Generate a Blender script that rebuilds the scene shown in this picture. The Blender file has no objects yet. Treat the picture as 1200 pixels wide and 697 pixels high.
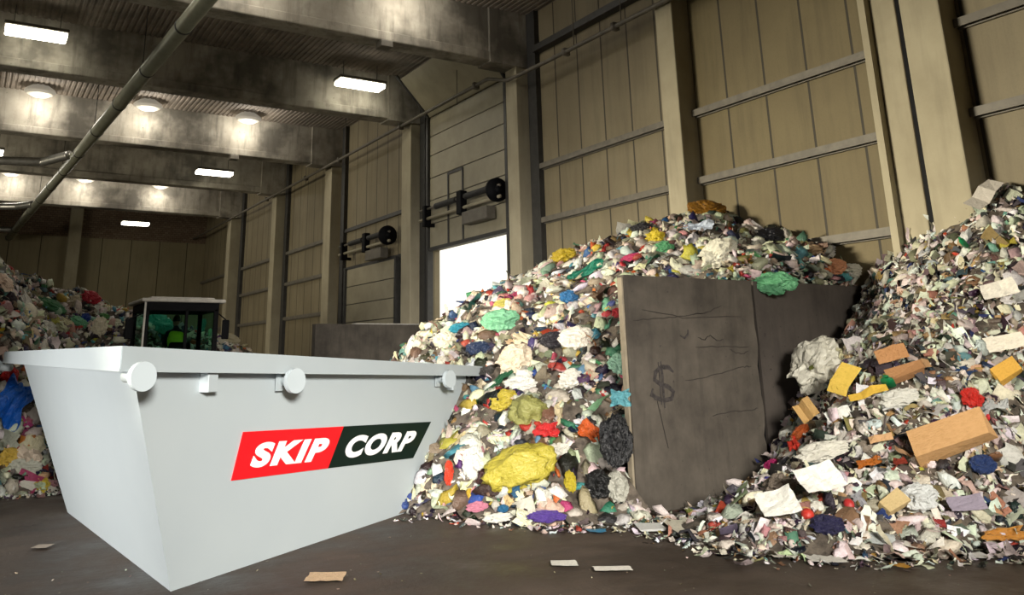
import bpy, bmesh, math, random
import numpy as np
from mathutils import Vector, Matrix, noise
from mathutils.bvhtree import BVHTree

PI = math.pi
SC = bpy.context.scene
COL = SC.collection
rnd = random.Random(7)
nrs = np.random.RandomState(11)

# ------------------------------------------------------------------ camera (fitted to the hall's own lines)
FPX, PPX, PPY, CAMH = 991.249, 548.92, 143.72, 1.7
WM = np.array([[0.86577918, -0.50027567, -0.01227441],
               [0.12450199, 0.23909071, -0.96298229],
               [0.48469131, 0.83220183, 0.26928508]])
ORG = np.array([0.0, 0.0, CAMH])


def ray(x, y):
    return WM.T @ np.array([(x - PPX) / FPX, (y - PPY) / FPX, 1.0])


def on(x, y, ax, val):
    d = ray(x, y)
    return Vector(ORG + (val - ORG[ax]) / d[ax] * d)


def onplane(x, y, p0, n):
    d = Vector(ray(x, y)); o = Vector(ORG)
    return o + d * ((Vector(p0) - o).dot(n) / d.dot(n))


def proj(p):
    c = WM @ (np.array(p, float) - ORG)
    return PPX + FPX * c[0] / c[2], PPY + FPX * c[1] / c[2], c[2]


cam = bpy.data.cameras.new('camera')
cam.sensor_width = 36.0
cam.lens = FPX * 36.0 / 1200.0
cam.shift_x = (600 - PPX) / 1200.0
cam.shift_y = (PPY - 348.5) / 1200.0
cam.clip_end = 500
camo = bpy.data.objects.new('camera', cam)
COL.objects.link(camo)
m = Matrix.Identity(4)
for i in range(3):
    m[i][0] = WM[0][i]; m[i][1] = -WM[1][i]; m[i][2] = -WM[2][i]; m[i][3] = ORG[i]
camo.matrix_world = m
SC.camera = camo


# ------------------------------------------------------------------ materials
def new_mat(name):
    M = bpy.data.materials.new(name); M.use_nodes = True
    nt = M.node_tree
    b = nt.nodes['Principled BSDF']
    return M, nt, b


def lin(c):
    """sRGB 0-255 triple to linear"""
    return tuple(((v / 255 + .055) / 1.055) ** 2.4 if v / 255 > .04045 else v / 255 / 12.92 for v in c)


def nd(nt, t, **kw):
    n = nt.nodes.new(t)
    for k, v in kw.items():
        if k.startswith('i_'):
            n.inputs[k[2:].replace('_', ' ')].default_value = v
        else:
            setattr(n, k, v)
    return n


def mathn(nt, op, a, b=None, c=None):
    n = nt.nodes.new('ShaderNodeMath'); n.operation = op
    for i, v in enumerate((a, b, c)):
        if v is None: continue
        if isinstance(v, (int, float)): n.inputs[i].default_value = v
        else: nt.links.new(v, n.inputs[i])
    return n.outputs[0]


def mixc(nt, fac, a, b, mode='MIX'):
    n = nt.nodes.new('ShaderNodeMix'); n.data_type = 'RGBA'; n.blend_type = mode
    for i, v in ((0, fac), (6, a), (7, b)):
        if isinstance(v, (int, float)): n.inputs[i].default_value = v
        elif isinstance(v, tuple): n.inputs[i].default_value = (*v[:3], 1)
        else: nt.links.new(v, n.inputs[i])
    return n.outputs[2]


def noise_tex(nt, scale, detail=4, rough=.55, coord=None, sc=None):
    if coord is None:
        g = nt.nodes.new('ShaderNodeNewGeometry'); coord = g.outputs['Position']
    if sc is not None:
        mp = nt.nodes.new('ShaderNodeMapping'); mp.inputs['Scale'].default_value = sc
        nt.links.new(coord, mp.inputs[0]); coord = mp.outputs[0]
    n = nt.nodes.new('ShaderNodeTexNoise')
    n.inputs['Scale'].default_value = scale; n.inputs['Detail'].default_value = detail
    n.inputs['Roughness'].default_value = rough
    nt.links.new(coord, n.inputs['Vector'])
    return n.outputs['Fac']


def ramp(nt, fac, a, b):
    n = nt.nodes.new('ShaderNodeMapRange')
    n.inputs['From Min'].default_value = a; n.inputs['From Max'].default_value = b
    nt.links.new(fac, n.inputs['Value'])
    return n.outputs[0]


def bump(nt, b, h, strength=.3, dist=.02):
    n = nt.nodes.new('ShaderNodeBump')
    n.inputs['Strength'].default_value = strength; n.inputs['Distance'].default_value = dist
    nt.links.new(h, n.inputs['Height']); nt.links.new(n.outputs[0], b.inputs['Normal'])


def concrete(name, c1, c2, stain=.5, scale=1.2, spots=True, soot=0):
    M, nt, b = new_mat(name)
    n1 = noise_tex(nt, scale, 6, .6)
    n2 = noise_tex(nt, 1.0, 5, .6, sc=(5, 5, .7))       # vertical streaks
    base = mixc(nt, ramp(nt, n1, .3, .7), c1, c2)
    st = mixc(nt, mathn(nt, 'MULTIPLY', ramp(nt, n2, .5, .75), stain), base, tuple(v * .45 for v in c1))
    if soot:
        n5 = noise_tex(nt, .75, 4, .6)
        st = mixc(nt, mathn(nt, 'MULTIPLY', ramp(nt, n5, .46, .62), soot), st, tuple(v * .3 for v in c1))
    if spots:
        n3 = noise_tex(nt, 14, 3, .6)
        st = mixc(nt, mathn(nt, 'MULTIPLY', ramp(nt, n3, .66, .74), .7), st, tuple(v * .35 for v in c1))
    nt.links.new(st, b.inputs['Base Color'])
    b.inputs['Roughness'].default_value = .85
    bump(nt, b, noise_tex(nt, 25, 5, .6), .25, .01)
    return M


def simple(name, c, rough=.5, metal=0, var=.15, scale=6, bumps=0):
    M, nt, b = new_mat(name)
    n1 = noise_tex(nt, scale, 4, .6)
    nt.links.new(mixc(nt, ramp(nt, n1, .35, .65), tuple(v * (1 - var) for v in c), tuple(min(1, v * (1 + var)) for v in c)), b.inputs['Base Color'])
    b.inputs['Roughness'].default_value = rough
    b.inputs['Metallic'].default_value = metal
    if bumps: bump(nt, b, noise_tex(nt, scale * 3, 3), bumps, .01)
    return M


def emis(name, c, s):
    M, nt, b = new_mat(name)
    b.inputs['Base Color'].default_value = (*c, 1)
    b.inputs['Emission Color'].default_value = (*c, 1)
    b.inputs['Emission Strength'].default_value = s
    return M


def panel_mat(name, c1, c2, axis, period, off, joint_w=.022, rib=None):
    """wall cladding: upright panels with dark joints, grime"""
    M, nt, b = new_mat(name)
    g = nt.nodes.new('ShaderNodeNewGeometry')
    sp = nt.nodes.new('ShaderNodeSeparateXYZ'); nt.links.new(g.outputs['Position'], sp.inputs[0])
    v = mathn(nt, 'DIVIDE', mathn(nt, 'ADD', sp.outputs[axis], off), period)
    fr = mathn(nt, 'FRACT', v)
    d = mathn(nt, 'ABSOLUTE', mathn(nt, 'SUBTRACT', fr, .5))
    joint = mathn(nt, 'GREATER_THAN', d, .5 - joint_w / period)
    cell = mathn(nt, 'FLOOR', v)
    wn = nt.nodes.new('ShaderNodeTexWhiteNoise'); wn.noise_dimensions = '1D'; nt.links.new(cell, wn.inputs['W'])
    n1 = noise_tex(nt, .5, 5, .6); n2 = noise_tex(nt, 1.0, 5, .65, sc=(6, 6, .5)); n3 = noise_tex(nt, 30, 3, .7)
    base = mixc(nt, ramp(nt, n1, .3, .7), c1, c2)
    base = mixc(nt, mathn(nt, 'MULTIPLY', wn.outputs['Value'], .22), base, tuple(q * .6 for q in c1))
    base = mixc(nt, mathn(nt, 'MULTIPLY', ramp(nt, n2, .48, .75), .35), base, tuple(q * .45 for q in c1))
    base = mixc(nt, mathn(nt, 'MULTIPLY', ramp(nt, n3, .5, .8), .3), base, tuple(q * .6 for q in c1))
    base = mixc(nt, joint, base, tuple(q * .22 for q in c1))
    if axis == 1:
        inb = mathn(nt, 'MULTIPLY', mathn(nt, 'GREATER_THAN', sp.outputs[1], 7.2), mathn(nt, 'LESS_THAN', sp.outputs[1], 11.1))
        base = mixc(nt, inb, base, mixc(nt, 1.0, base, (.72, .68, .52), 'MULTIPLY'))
    if rib:
        f2 = mathn(nt, 'FRACT', mathn(nt, 'DIVIDE', sp.outputs[axis], rib))
        base = mixc(nt, mathn(nt, 'MULTIPLY', mathn(nt, 'LESS_THAN', f2, .14), .35), base, tuple(q * .4 for q in c1))
    nt.links.new(base, b.inputs['Base Color'])
    b.inputs['Roughness'].default_value = .7
    bump(nt, b, noise_tex(nt, 40, 3), .1, .005)
    return M


MT = {}
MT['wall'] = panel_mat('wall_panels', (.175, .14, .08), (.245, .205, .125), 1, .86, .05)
MT['far'] = panel_mat('far_panels', (.24, .20, .115), (.31, .26, .155), 0, 1.5, .1)
MT['conc'] = concrete('beam_concrete', (.27, .24, .19), (.46, .42, .345), .75, soot=.75)
MT['colc'] = concrete('column_concrete', (.30, .26, .175), (.385, .34, .235), .3, spots=False)
MT['divc'] = concrete('divider_concrete', (.044, .036, .028), (.098, .082, .064), .55, 2.2)
MT['divd'] = concrete('darker_divider_concrete', (.044, .035, .029), (.076, .062, .051), .5, 1.6)
MT['steel'] = simple('dark_steel', (.05, .048, .045), .55, .3)
MT['rail'] = simple('grey_rail_steel', (.13, .115, .09), .6, .1)
MT['duct'] = simple('green_grey_duct', (.27, .27, .20), .4, .2, .1, 3)
MT['silver'] = simple('silver_flex_duct', (.42, .41, .38), .35, .8)
MT['door'] = simple('door_panel_paint', (.30, .265, .18), .55, 0, .1, 2)
MT['slab'] = simple('ceiling_deck', (.20, .165, .13), .85, 0, .25, 1.5)
MT['lamp'] = emis('tube_lamp_glow', (1, .96, .80), 9)
MT['domeglow'] = emis('lamp_lens_glow', (.36, .33, .27), .5)
MT['black'] = simple('black_paint', (.006, .006, .007), .6)
MT['black'].node_tree.nodes['Principled BSDF'].inputs['Specular IOR Level'].default_value = .08
MT['rubber'] = simple('tyre_rubber', (.02, .02, .02), .8)
MT['roofw'] = simple('pale_roof_paint', (.50, .47, .42), .5)
MT['loader'] = simple('loader_body_paint', (.33, .32, .30), .5)
MT['vest'] = simple('hi_vis_vest', (.45, .75, .02), .6)
MT['cloth'] = simple('dark_cloth', (.015, .02, .045), .8)
MT['skin'] = simple('skin', (.30, .16, .10), .6)
MT['hair'] = simple('dark_hair', (.02, .014, .01), .7)
MT['red'] = simple('logo_red', (.84, .012, .018), .45, 0, .02)
MT['logodark'] = simple('logo_dark', (.004, .014, .010), .45, 0, .05)
for k_ in ('red', 'logodark'):
    MT[k_].node_tree.nodes['Principled BSDF'].inputs['Specular IOR Level'].default_value = .1
MT['white'] = simple('logo_white', (.93, .93, .93), .45, 0, .01)
MT['edge'] = simple('lit_edge_concrete', (.24, .20, .14), .9)  # paler than the slab: light on its end face put into the colour
MT['graff'] = simple('graffiti_paint', (.034, .028, .026), .8, 0, .5, 25)
MT['crack'] = simple('crack_line', (.030, .024, .019), .9)

# skip paint: off-white with a faint green cast
M, nt, b = new_mat('skip_paint')
n1 = noise_tex(nt, 1.1, 3, .5)
nt.links.new(mixc(nt, ramp(nt, n1, .3, .7), (.42, .47, .495), (.445, .495, .515)), b.inputs['Base Color'])
b.inputs['Roughness'].default_value = .5
MT['skip'] = M

# floor: dark worn ground with damp patches, grit and tyre streaks
M, nt, b = new_mat('floor_ground')
n1 = noise_tex(nt, .8, 7, .6); n2 = noise_tex(nt, 1, 6, .65, sc=(.7, 4, 1)); n3 = noise_tex(nt, 40, 3, .7)
c = mixc(nt, ramp(nt, n1, .35, .68), (.026, .017, .011), (.080, .055, .038))
c = mixc(nt, mathn(nt, 'MULTIPLY', ramp(nt, n2, .5, .7), .55), c, (.022, .016, .012))
c = mixc(nt, mathn(nt, 'MULTIPLY', ramp(nt, n3, .68, .8), .5), c, (.17, .15, .12))
nt.links.new(c, b.inputs['Base Color'])
r = nt.nodes.new('ShaderNodeMapRange'); nt.links.new(n1, r.inputs['Value'])
r.inputs['From Min'].default_value = .35; r.inputs['From Max'].default_value = .6
r.inputs['To Min'].default_value = .38; r.inputs['To Max'].default_value = .8
nt.links.new(r.outputs[0], b.inputs['Roughness'])
bump(nt, b, noise_tex(nt, 12, 6, .65), .45, .02)
MT['floor'] = M

# upper band of the far wall: small blocks
M, nt, b = new_mat('block_band')
g = nt.nodes.new('ShaderNodeNewGeometry'); mp = nt.nodes.new('ShaderNodeMapping')
mp.inputs['Rotation'].default_value = (-PI / 2, 0, 0)
nt.links.new(g.outputs['Position'], mp.inputs[0])
bt = nt.nodes.new('ShaderNodeTexBrick'); nt.links.new(mp.outputs[0], bt.inputs['Vector'])
bt.inputs['Color1'].default_value = (.15, .10, .065, 1); bt.inputs['Color2'].default_value = (.21, .15, .10, 1)
bt.inputs['Mortar'].default_value = (.06, .045, .03, 1); bt.inputs['Scale'].default_value = 2.2
nt.links.new(bt.outputs['Color'], b.inputs['Base Color']); b.inputs['Roughness'].default_value = .9
MT['block'] = M

# cab glass: green tinted, partly see-through
M, nt, b = new_mat('tinted_glass')
b.inputs['Base Color'].default_value = (.55, .85, .75, 1); b.inputs['Roughness'].default_value = .03
b.inputs['Transmission Weight'].default_value = 1.0; b.inputs['IOR'].default_value = 1.03
MT['glass'] = M


def waste_mat(name, rough, source, patt=.35, trans=0.0, pscale=18, crs=1.0, cd=.05):
    """waste surfaces: own colour (object colour or the piece's own colour) with a printed, creased look"""
    M, nt, b = new_mat(name)
    if source == 'obj':
        oi = nt.nodes.new('ShaderNodeObjectInfo'); colr = oi.outputs['Color']
        tc = nt.nodes.new('ShaderNodeTexCoord'); co = tc.outputs['Object']
    else:
        at = nt.nodes.new('ShaderNodeAttribute'); at.attribute_name = 'Col'; colr = at.outputs['Color']
        g = nt.nodes.new('ShaderNodeNewGeometry'); co = g.outputs['Position']
    n1 = noise_tex(nt, pscale, 4, .7, coord=co)
    hs = nt.nodes.new('ShaderNodeHueSaturation'); hs.inputs['Value'].default_value = .5
    hs.inputs['Saturation'].default_value = 1.25
    nt.links.new(colr, hs.inputs['Color'])
    c = mixc(nt, mathn(nt, 'MULTIPLY', ramp(nt, n1, .42, .66), patt), colr, hs.outputs[0])
    nt.links.new(c, b.inputs['Base Color'])
    b.inputs['Roughness'].default_value = rough
    if trans:
        tr = nt.nodes.new('ShaderNodeBsdfTranslucent'); nt.links.new(c, tr.inputs[0])
        mx = nt.nodes.new('ShaderNodeMixShader'); mx.inputs[0].default_value = trans
        out = nt.nodes['Material Output']
        nt.links.new(b.outputs[0], mx.inputs[1]); nt.links.new(tr.outputs[0], mx.inputs[2]); nt.links.new(mx.outputs[0], out.inputs[0])
    n2 = noise_tex(nt, pscale * crs, 3, .6, coord=co)
    rg = mathn(nt, 'ABSOLUTE', mathn(nt, 'SUBTRACT', n2, .5))
    bump(nt, b, mathn(nt, 'ADD', rg, mathn(nt, 'MULTIPLY', noise_tex(nt, pscale * crs * 3, 3, .6, coord=co), .3)), 1.0, cd)
    return M


MT['bag'] = waste_mat('plastic_film', .3, 'obj', .25, .12, 3.5, 1, .04)
MT['paper'] = waste_mat('paper_surface', .8, 'obj', .35, 0, 5, 1, .012)
MT['card'] = waste_mat('cardboard_surface', .85, 'obj', .25, 0, 4, 1, .02)
MT['hard'] = waste_mat('hard_plastic', .3, 'obj', .1, 0, 4, 1, .005)
MT['mass_bag'] = waste_mat('mixed_film_waste', .35, 'attr', .45, .1, 20, 1, .03)
MT['mass_paper'] = waste_mat('mixed_paper_waste', .8, 'attr', .45, 0, 26, 1, .02)
M, nt, b = new_mat('waste_core')
c = mixc(nt, ramp(nt, noise_tex(nt, 7, 5, .7), .35, .65), (.03, .022, .016), (.16, .13, .10))
nt.links.new(c, b.inputs['Base Color']); b.inputs['Roughness'].default_value = .9
MT['core'] = M


# ------------------------------------------------------------------ object helpers
def tag(o, label=None, cat=None, group=None, kind=None):
    if label: o['label'] = label
    if cat: o['category'] = cat
    if group: o['group'] = group
    if kind: o['kind'] = kind
    return o


def empty(name, loc):
    o = bpy.data.objects.new(name, None); o.empty_display_size = .2
    COL.objects.link(o); o.location = loc
    return o


def obj(name, bm, mat, parent=None, smooth=False, loc=None):
    me = bpy.data.meshes.new(name)
    bmesh.ops.recalc_face_normals(bm, faces=bm.faces[:])
    bm.to_mesh(me); bm.free()
    if smooth:
        for p in me.polygons: p.use_smooth = True
    for mm in (mat if isinstance(mat, (list, tuple)) else [mat]): me.materials.append(mm)
    o = bpy.data.objects.new(name, me); COL.objects.link(o)
    if parent is not None:
        o.parent = parent
        o.matrix_parent_inverse = Matrix.Translation(-Vector(parent.location))
    if loc is not None: o.location = loc
    return o


def B(): return bmesh.new()


def box(bm, x0, x1, y0, y1, z0, z1, bev=0):
    vs = [bm.verts.new((x, y, z)) for z in (z0, z1) for x, y in ((x0, y0), (x1, y0), (x1, y1), (x0, y1))]
    fs = [(0, 3, 2, 1), (4, 5, 6, 7), (0, 1, 5, 4), (1, 2, 6, 5), (2, 3, 7, 6), (3, 0, 4, 7)]
    F = [bm.faces.new([vs[i] for i in f]) for f in fs]
    if bev:
        es = list({e for f in F for e in f.edges})
        bmesh.ops.bevel(bm, geom=es, offset=bev, segments=2, affect='EDGES', profile=.5)


def hexa(bm, lo, hi):
    """lo, hi: four corners each"""
    a = [bm.verts.new(p) for p in lo]; c = [bm.verts.new(p) for p in hi]
    bm.faces.new(a[::-1]); bm.faces.new(c)
    for i in range(4):
        j = (i + 1) % 4; bm.faces.new((a[i], a[j], c[j], c[i]))


def tube(bm, pts, r, seg=12, caps=True):
    pts = [Vector(p) for p in pts]
    rings = []
    for i, p in enumerate(pts):
        t = (pts[min(i + 1, len(pts) - 1)] - pts[max(i - 1, 0)]).normalized()
        up = Vector((0, 0, 1)) if abs(t.z) < .95 else Vector((1, 0, 0))
        s = t.cross(up).normalized(); u = s.cross(t)
        rr = r[i] if isinstance(r, (list, tuple)) else r
        rings.append([bm.verts.new(p + s * (rr * math.cos(2 * PI * k / seg)) + u * (rr * math.sin(2 * PI * k / seg))) for k in range(seg)])
    for a, c in zip(rings, rings[1:]):
        for k in range(seg):
            bm.faces.new((a[k], a[(k + 1) % seg], c[(k + 1) % seg], c[k]))
    if caps:
        bm.faces.new(rings[0][::-1]); bm.faces.new(rings[-1])


# ------------------------------------------------------------------ the hall
XW = 11.4          # face of the long wall
YF = 50.0
ZC = 10.05
XL = -18.0
YB = -9.0


def structure(name, bm, mat, label=None, smooth=False):
    o = obj(name, bm, mat, None, smooth); o['kind'] = 'structure'
    if label: o['label'] = label
    return o


bm = B(); box(bm, XL - 4, XW + .1, YB - 4, YF + .3, -.3, 0)
structure('floor', bm, MT['floor'], 'dark worn ground of the waste hall')

bm = B(); box(bm, XW + .1, 60, YB - 4, 90, -.3, -.01)
structure('ground', bm, simple('pale_yard', (.72, .70, .62), .8), 'pale sunlit yard outside the open gate')

# long wall with the open gate bay
D1 = (17.35, 21.75, 4.75)
bm = B()
box(bm, XW, XW + .25, YB, D1[0], 0, ZC + .6)
box(bm, XW, XW + .25, D1[1], YF, 0, ZC + .6)
box(bm, XW, XW + .25, D1[0], D1[1], D1[2], ZC + .6)
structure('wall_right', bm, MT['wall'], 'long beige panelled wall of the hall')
bm = B(); box(bm, XL, XW, YF, YF + .25, 0, 8.3); structure('wall_far', bm, MT['far'], 'dim panelled end wall of the hall')
bm = B(); box(bm, XL, XW, YF - .04, YF + .25, 8.3, ZC + .5); structure('trim_1', bm, MT['block'], 'dark block band along the top of the end wall')
# left wall with two tall gate openings (out of the photo, they let the daylight in)
bm = B()
box(bm, XL - .25, XL, YB, 9, 0, ZC); box(bm, XL - .25, XL, 9, 14, 6.6, ZC)
box(bm, XL - .25, XL, 17, 23, 0, ZC); box(bm, XL - .25, XL, 23, 33, 6.6, ZC); box(bm, XL - .25, XL, 33, YF, 0, ZC); box(bm, XL - .25, XL, 14, 17, 6.6, ZC)
structure('wall_left', bm, MT['far'], 'panelled wall with wide open gates on the other side of the hall')
bm = B(); box(bm, XL, XW, YB - .25, YB, 0, ZC); structure('wall_back', bm, MT['far'], 'panelled wall behind the viewer')

# ceiling: trapezoidal deck, ribs running along the hall
bm = B()
xs = []; x = XL; k = 0
while x < XW:
    for dx, dz in ((0, 0), (.07, 0), (.09, .025), (.13, .025), (.15, 0)):
        xs.append((x + dx, ZC + dz))
    x += .15
top = None
row0 = [bm.verts.new((a, YB, z)) for a, z in xs]; row1 = [bm.verts.new((a, YF, z)) for a, z in xs]
for i in range(len(xs) - 1):
    if (row0[i].co - row0[i + 1].co).length > 1e-5:
        bm.faces.new((row0[i], row0[i + 1], row1[i + 1], row1[i]))
box(bm, XL, XW, YB, YF, ZC + .12, ZC + .3)
structure('ceiling', bm, MT['slab'], 'ribbed dark ceiling deck')

# columns and beams
COLS = [(6.04, 6.60, 11.0), (6.80, 7.19, 11.22), (11.05, 11.5, 10.97), (16.45, 16.94, 10.95), (22.3, 22.92, 10.96), (28.97, 29.65, 11.0), (35.2, 35.78, 10.9), (42.15, 42.8, 10.8), (.3, .8, 10.97)]
names = ['pale concrete column at the right edge of the big paper heap', 'pale concrete column with a rust line, left of the dark gap', 'tall concrete column rising behind the top of the mixed heap',
         'concrete column right of the open bright gate', 'concrete column left of the open bright gate', 'concrete column left of the closed sectional door', 'narrow lit column two bays beyond the closed door',
         'farthest concrete column near the end wall corner', 'concrete column beside the viewer']
for (y0, y1, x0), lb in zip(COLS, names):
    bm = B(); box(bm, x0, XW + .02, y0, y1, 0, ZC, .02)
    structure('concrete_column', bm, MT['colc'], lb)
BE = [(11.05, 'near'), (16.45, 'a'), (22.3, 'b'), (28.97, 'c'), (35.2, 'd'), (42.15, 'e'), (.3, 'z'), (5.9, 'z')]
bl = ['ceiling beam crossing above the top of the mixed heap', 'nearest large lit concrete ceiling beam', 'dark concrete beam behind the nearest lit beam', 'lit concrete beam in the middle of the row', 'dark concrete beam second from the end wall',
      'lit concrete beam nearest the end wall', 'ceiling beam above the viewer', 'ceiling beam over the double column']
for (y, _), lb in zip(BE, bl):
    bm = B()
    box(bm, XL, 11.0, y + .05, y + .50, 8.88, ZC + .05)
    box(bm, XL, 11.0, y, y + .55, 8.68, 8.92, .03)
    box(bm, 10.2, 11.42, y - .03, y + .57, 8.64, ZC + .02)     # square block over the column
    structure('concrete_beam', bm, MT['conc'], lb)
bm = B(); box(bm, 4.15, 4.75, 49.5, 50, 0, ZC); structure('concrete_column', bm, MT['colc'], 'concrete pillar standing against the end wall')
# dark strips beside columns, standing in for the shaded recess at each bay edge
for y0, y1 in ((16.05, 16.40), (11.6, 11.7), (21.95, 22.28), (23.0, 23.35), (28.3, 28.62), (34.75, 35.1), (41.6, 42.0)):
    bm = B(); box(bm, XW - .14, XW + .03, y0, y1, 0, ZC)
    structure('trim_2', bm, MT['steel'], 'dark strip standing in for the shaded recess at the edge of a wall bay')

# horizontal wall rails, one per bay
BAYS = [(YB, .3), (.8, 6.04), (7.19, 11.05), (11.7, 16.05), (29.65, 34.75), (35.78, 41.6), (42.8, YF)]
for y0, y1 in BAYS:
    for z in (3.4, 4.80, 6.08):
        bm = B(); box(bm, XW - .115, XW + .01, y0 + .01, y1 - .01, z - .01, z + .045); box(bm, XW - .05, XW + .01, y0 + .012, y1 - .012, z - .09, z + .0)
        box(bm, XW - .13, XW - .11, y0 + .005, y1 - .005, z - .07, z + .055)
        structure('trim_3', bm, MT['rail'], 'grey steel rail running along the wall panels')
for y0, y1, z, t in ((11.7, 16.05, 8.92, .16), (17.0, 22.2, 9.75, .12), (7.2, 11.05, 8.92, .16)):
    bm = B(); box(bm, XW - .22, XW, y0, y1, z, z + t)
    structure('trim_4', bm, MT['steel'], 'dark steel beam high on the wall')
bm = B(); box(bm, 11.24, XW, 6.6, 6.8, 0, ZC)  # black filler puts the shade of the column gap into colour
structure('trim_7', bm, MT['black'], 'black filler standing in for the shade in the expansion joint between the two pale columns')
# flat cladding strip at the expansion joint
bm = B(); box(bm, XW - .30, XW, 7.19, 7.3, 0, ZC); structure('trim_5', bm, MT['colc'], 'pale edge strip beside the double column')


# ---- sectional doors
def sect_door(name, y0, y1, zb, ztop, wicket, label, mech_z, slant):
    root = empty(name, (XW, (y0 + y1) / 2, zb)); tag(root, label, 'door', kind='structure')
    x = XW - .12
    lines = [z for z in (4.78, 5.47, 6.16, 6.82, 7.5, 8.08, 8.68) if z <= ztop + .01] if wicket else [0, .55, 1.15, 1.75, 2.35, 2.95, 3.55, 4.15, 4.75]
    for a, c in zip(lines, lines[1:]):
        bm = B(); box(bm, x, x + .06, y0, y1, a + .012, c - .012, .008)
        obj('door_panel', bm, MT['door'], root)
    bm = B(); box(bm, x + .03, x + .05, y0, y1, lines[0], lines[-1]); obj('backing_sheet', bm, MT['steel'], root)
    if slant:
        bm = B()
        a = [(x, y0, 8.7), (x, y1, 8.7), (x - 1.0, y1, 9.75), (x - 1.0, y0, 9.75)]
        hexa(bm, a, [(p[0] + .05, p[1], p[2] + .05) for p in a]); obj('tilted_top_panel', bm, MT['door'], root)
    for y in (y0 - .06, y1 + .06):
        bm = B(); box(bm, x - .08, x + .1, y - .06, y + .06, 0 if not wicket else 0, ztop)
        if slant: tube(bm, [(x, y, 8.6), (x - .35, y, 9.1), (x - 1.1, y, 9.85)], .05, 8)
        obj('guide_track', bm, MT['steel'], root)
    if wicket:
        for y in (19.7, 20.52):
            bm = B(); box(bm, x - .03, x, y - .03, y + .03, 4.8, 6.78); obj('wicket_frame_bar', bm, MT['steel'], root)
        bm = B(); box(bm, x - .03, x, 19.7, 20.52, 6.72, 6.80); obj('wicket_frame_bar', bm, MT['steel'], root)
        bm = B(); box(bm, x - .04, x + .06, y0, y1, 4.70, 4.80); obj('bottom_seal', bm, MT['steel'], root)
    # drive shaft, springs, drum and motor on a bracket
    z = mech_z; xm = XW - .38
    bm = B(); tube(bm, [(xm, y0 - .05, z), (xm, y1 + .15, z)], .035, 10); obj('drive_shaft', bm, MT['rail'], root, True)
    bm = B(); tube(bm, [(xm, y0 - .05, z - .28), (xm, y1 + .15, z - .28)], .045, 10); obj('drive_shaft', bm, MT['door'], root, True)
    L = y1 - y0
    for a, c in ((y0 + .1 * L, y0 + .40 * L), (y0 + .52 * L, y0 + .80 * L)):
        bm = B()
        n = 24
        for i in range(n):
            yy = a + (c - a) * i / n
            tube(bm, [(xm, yy, z), (xm, yy + (c - a) / n * .7, z)], .085, 12)
        obj('spring_coil', bm, MT['steel'], root)
    bm = B(); tube(bm, [(xm, y0 + .05, z - .1), (xm, y0 + .17, z - .1)], .3, 22); tube(bm, [(xm, y0 - .02, z - .1), (xm, y0 + .24, z - .1)], .1, 14)
    obj('cable_drum', bm, MT['black'], root, True)
    bm = B(); box(bm, xm - .1, xm + .1, y0 + .42 * L, y0 + .48 * L, z - .45, z + .18, .02); box(bm, xm - .1, xm + .12, y1 - .35, y1 - .2, z - .5, z + .1, .02)
    box(bm, xm, XW - .1, y1 - .3, y1 - .25, z - .5, z - .4); box(bm, xm, XW - .1, y0 + .44 * L, y0 + .46 * L, z - .4, z - .35)
    obj('bracket', bm, MT['black'], root)
    bm = B(); box(bm, xm - .08, xm + .2, y0 + .12 * L, y0 + .42 * L, z - .75, z - .42, .02); obj('motor_box', bm, MT['rail'], root)
    return root


sect_door('door_1', 17.45, 21.65, 4.75, 8.7, True, 'raised sectional gate door above the bright opening', 5.85, True)
sect_door('door_2', 23.9, 27.9, 0, 4.78, False, 'closed sectional gate door with its drive above', 5.55, False)
bm = B(); box(bm, XW - .1, XW, 23.4, 28.3, 6.10, 6.22); box(bm, XW - .1, XW, 23.4, 28.3, 4.75, 4.85); structure('trim_6', bm, MT['steel'], 'dark lintel rail above the closed door')

# ground outside the gate
# (the floor slab runs on outside; a pale low building stands across the yard)
bm = B(); box(bm, 36, 39, 25, 75, 0, 4.2); box(bm, 35.5, 39.3, 24.5, 75.5, 4.2, 4.5)
bl_ = obj('yard_shed', bm, simple('pale_shed', (.8, .8, .75), .7)); tag(bl_, 'pale low shed across the yard, faint in the gate opening', 'shed')

# pipes
bm = B()
tube(bm, [(10.72, YF, 8.55), (10.72, 42, 8.56), (10.72, 17.4, 8.56), (10.80, 16.6, 8.3), (10.86, 15, 8.3), (10.88, 11.2, 8.3), (10.88, 6, 8.3), (10.88, YB, 8.3)], .05, 10)
for y in (40, 31, 27, 19, 14, 12.4, 9): tube(bm, [(10.72 if y > 16 else 10.88, y, 8.3), (10.72 if y > 16 else 10.88, y, ZC)], .012, 6)
for y in (36, 31, 27.5, 22.5, 18, 14.3, 12.6): box(bm, 10.64 if y > 16 else 10.8, 10.8 if y > 16 else 10.96, y - .05, y + .05, 8.22 if y < 17 else 8.46, 8.38 if y < 17 else 8.63)
tag(obj('sprinkler_pipe', bm, MT['rail'], None, True), 'thin grey pipe running along the column tops', 'pipe')

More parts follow.
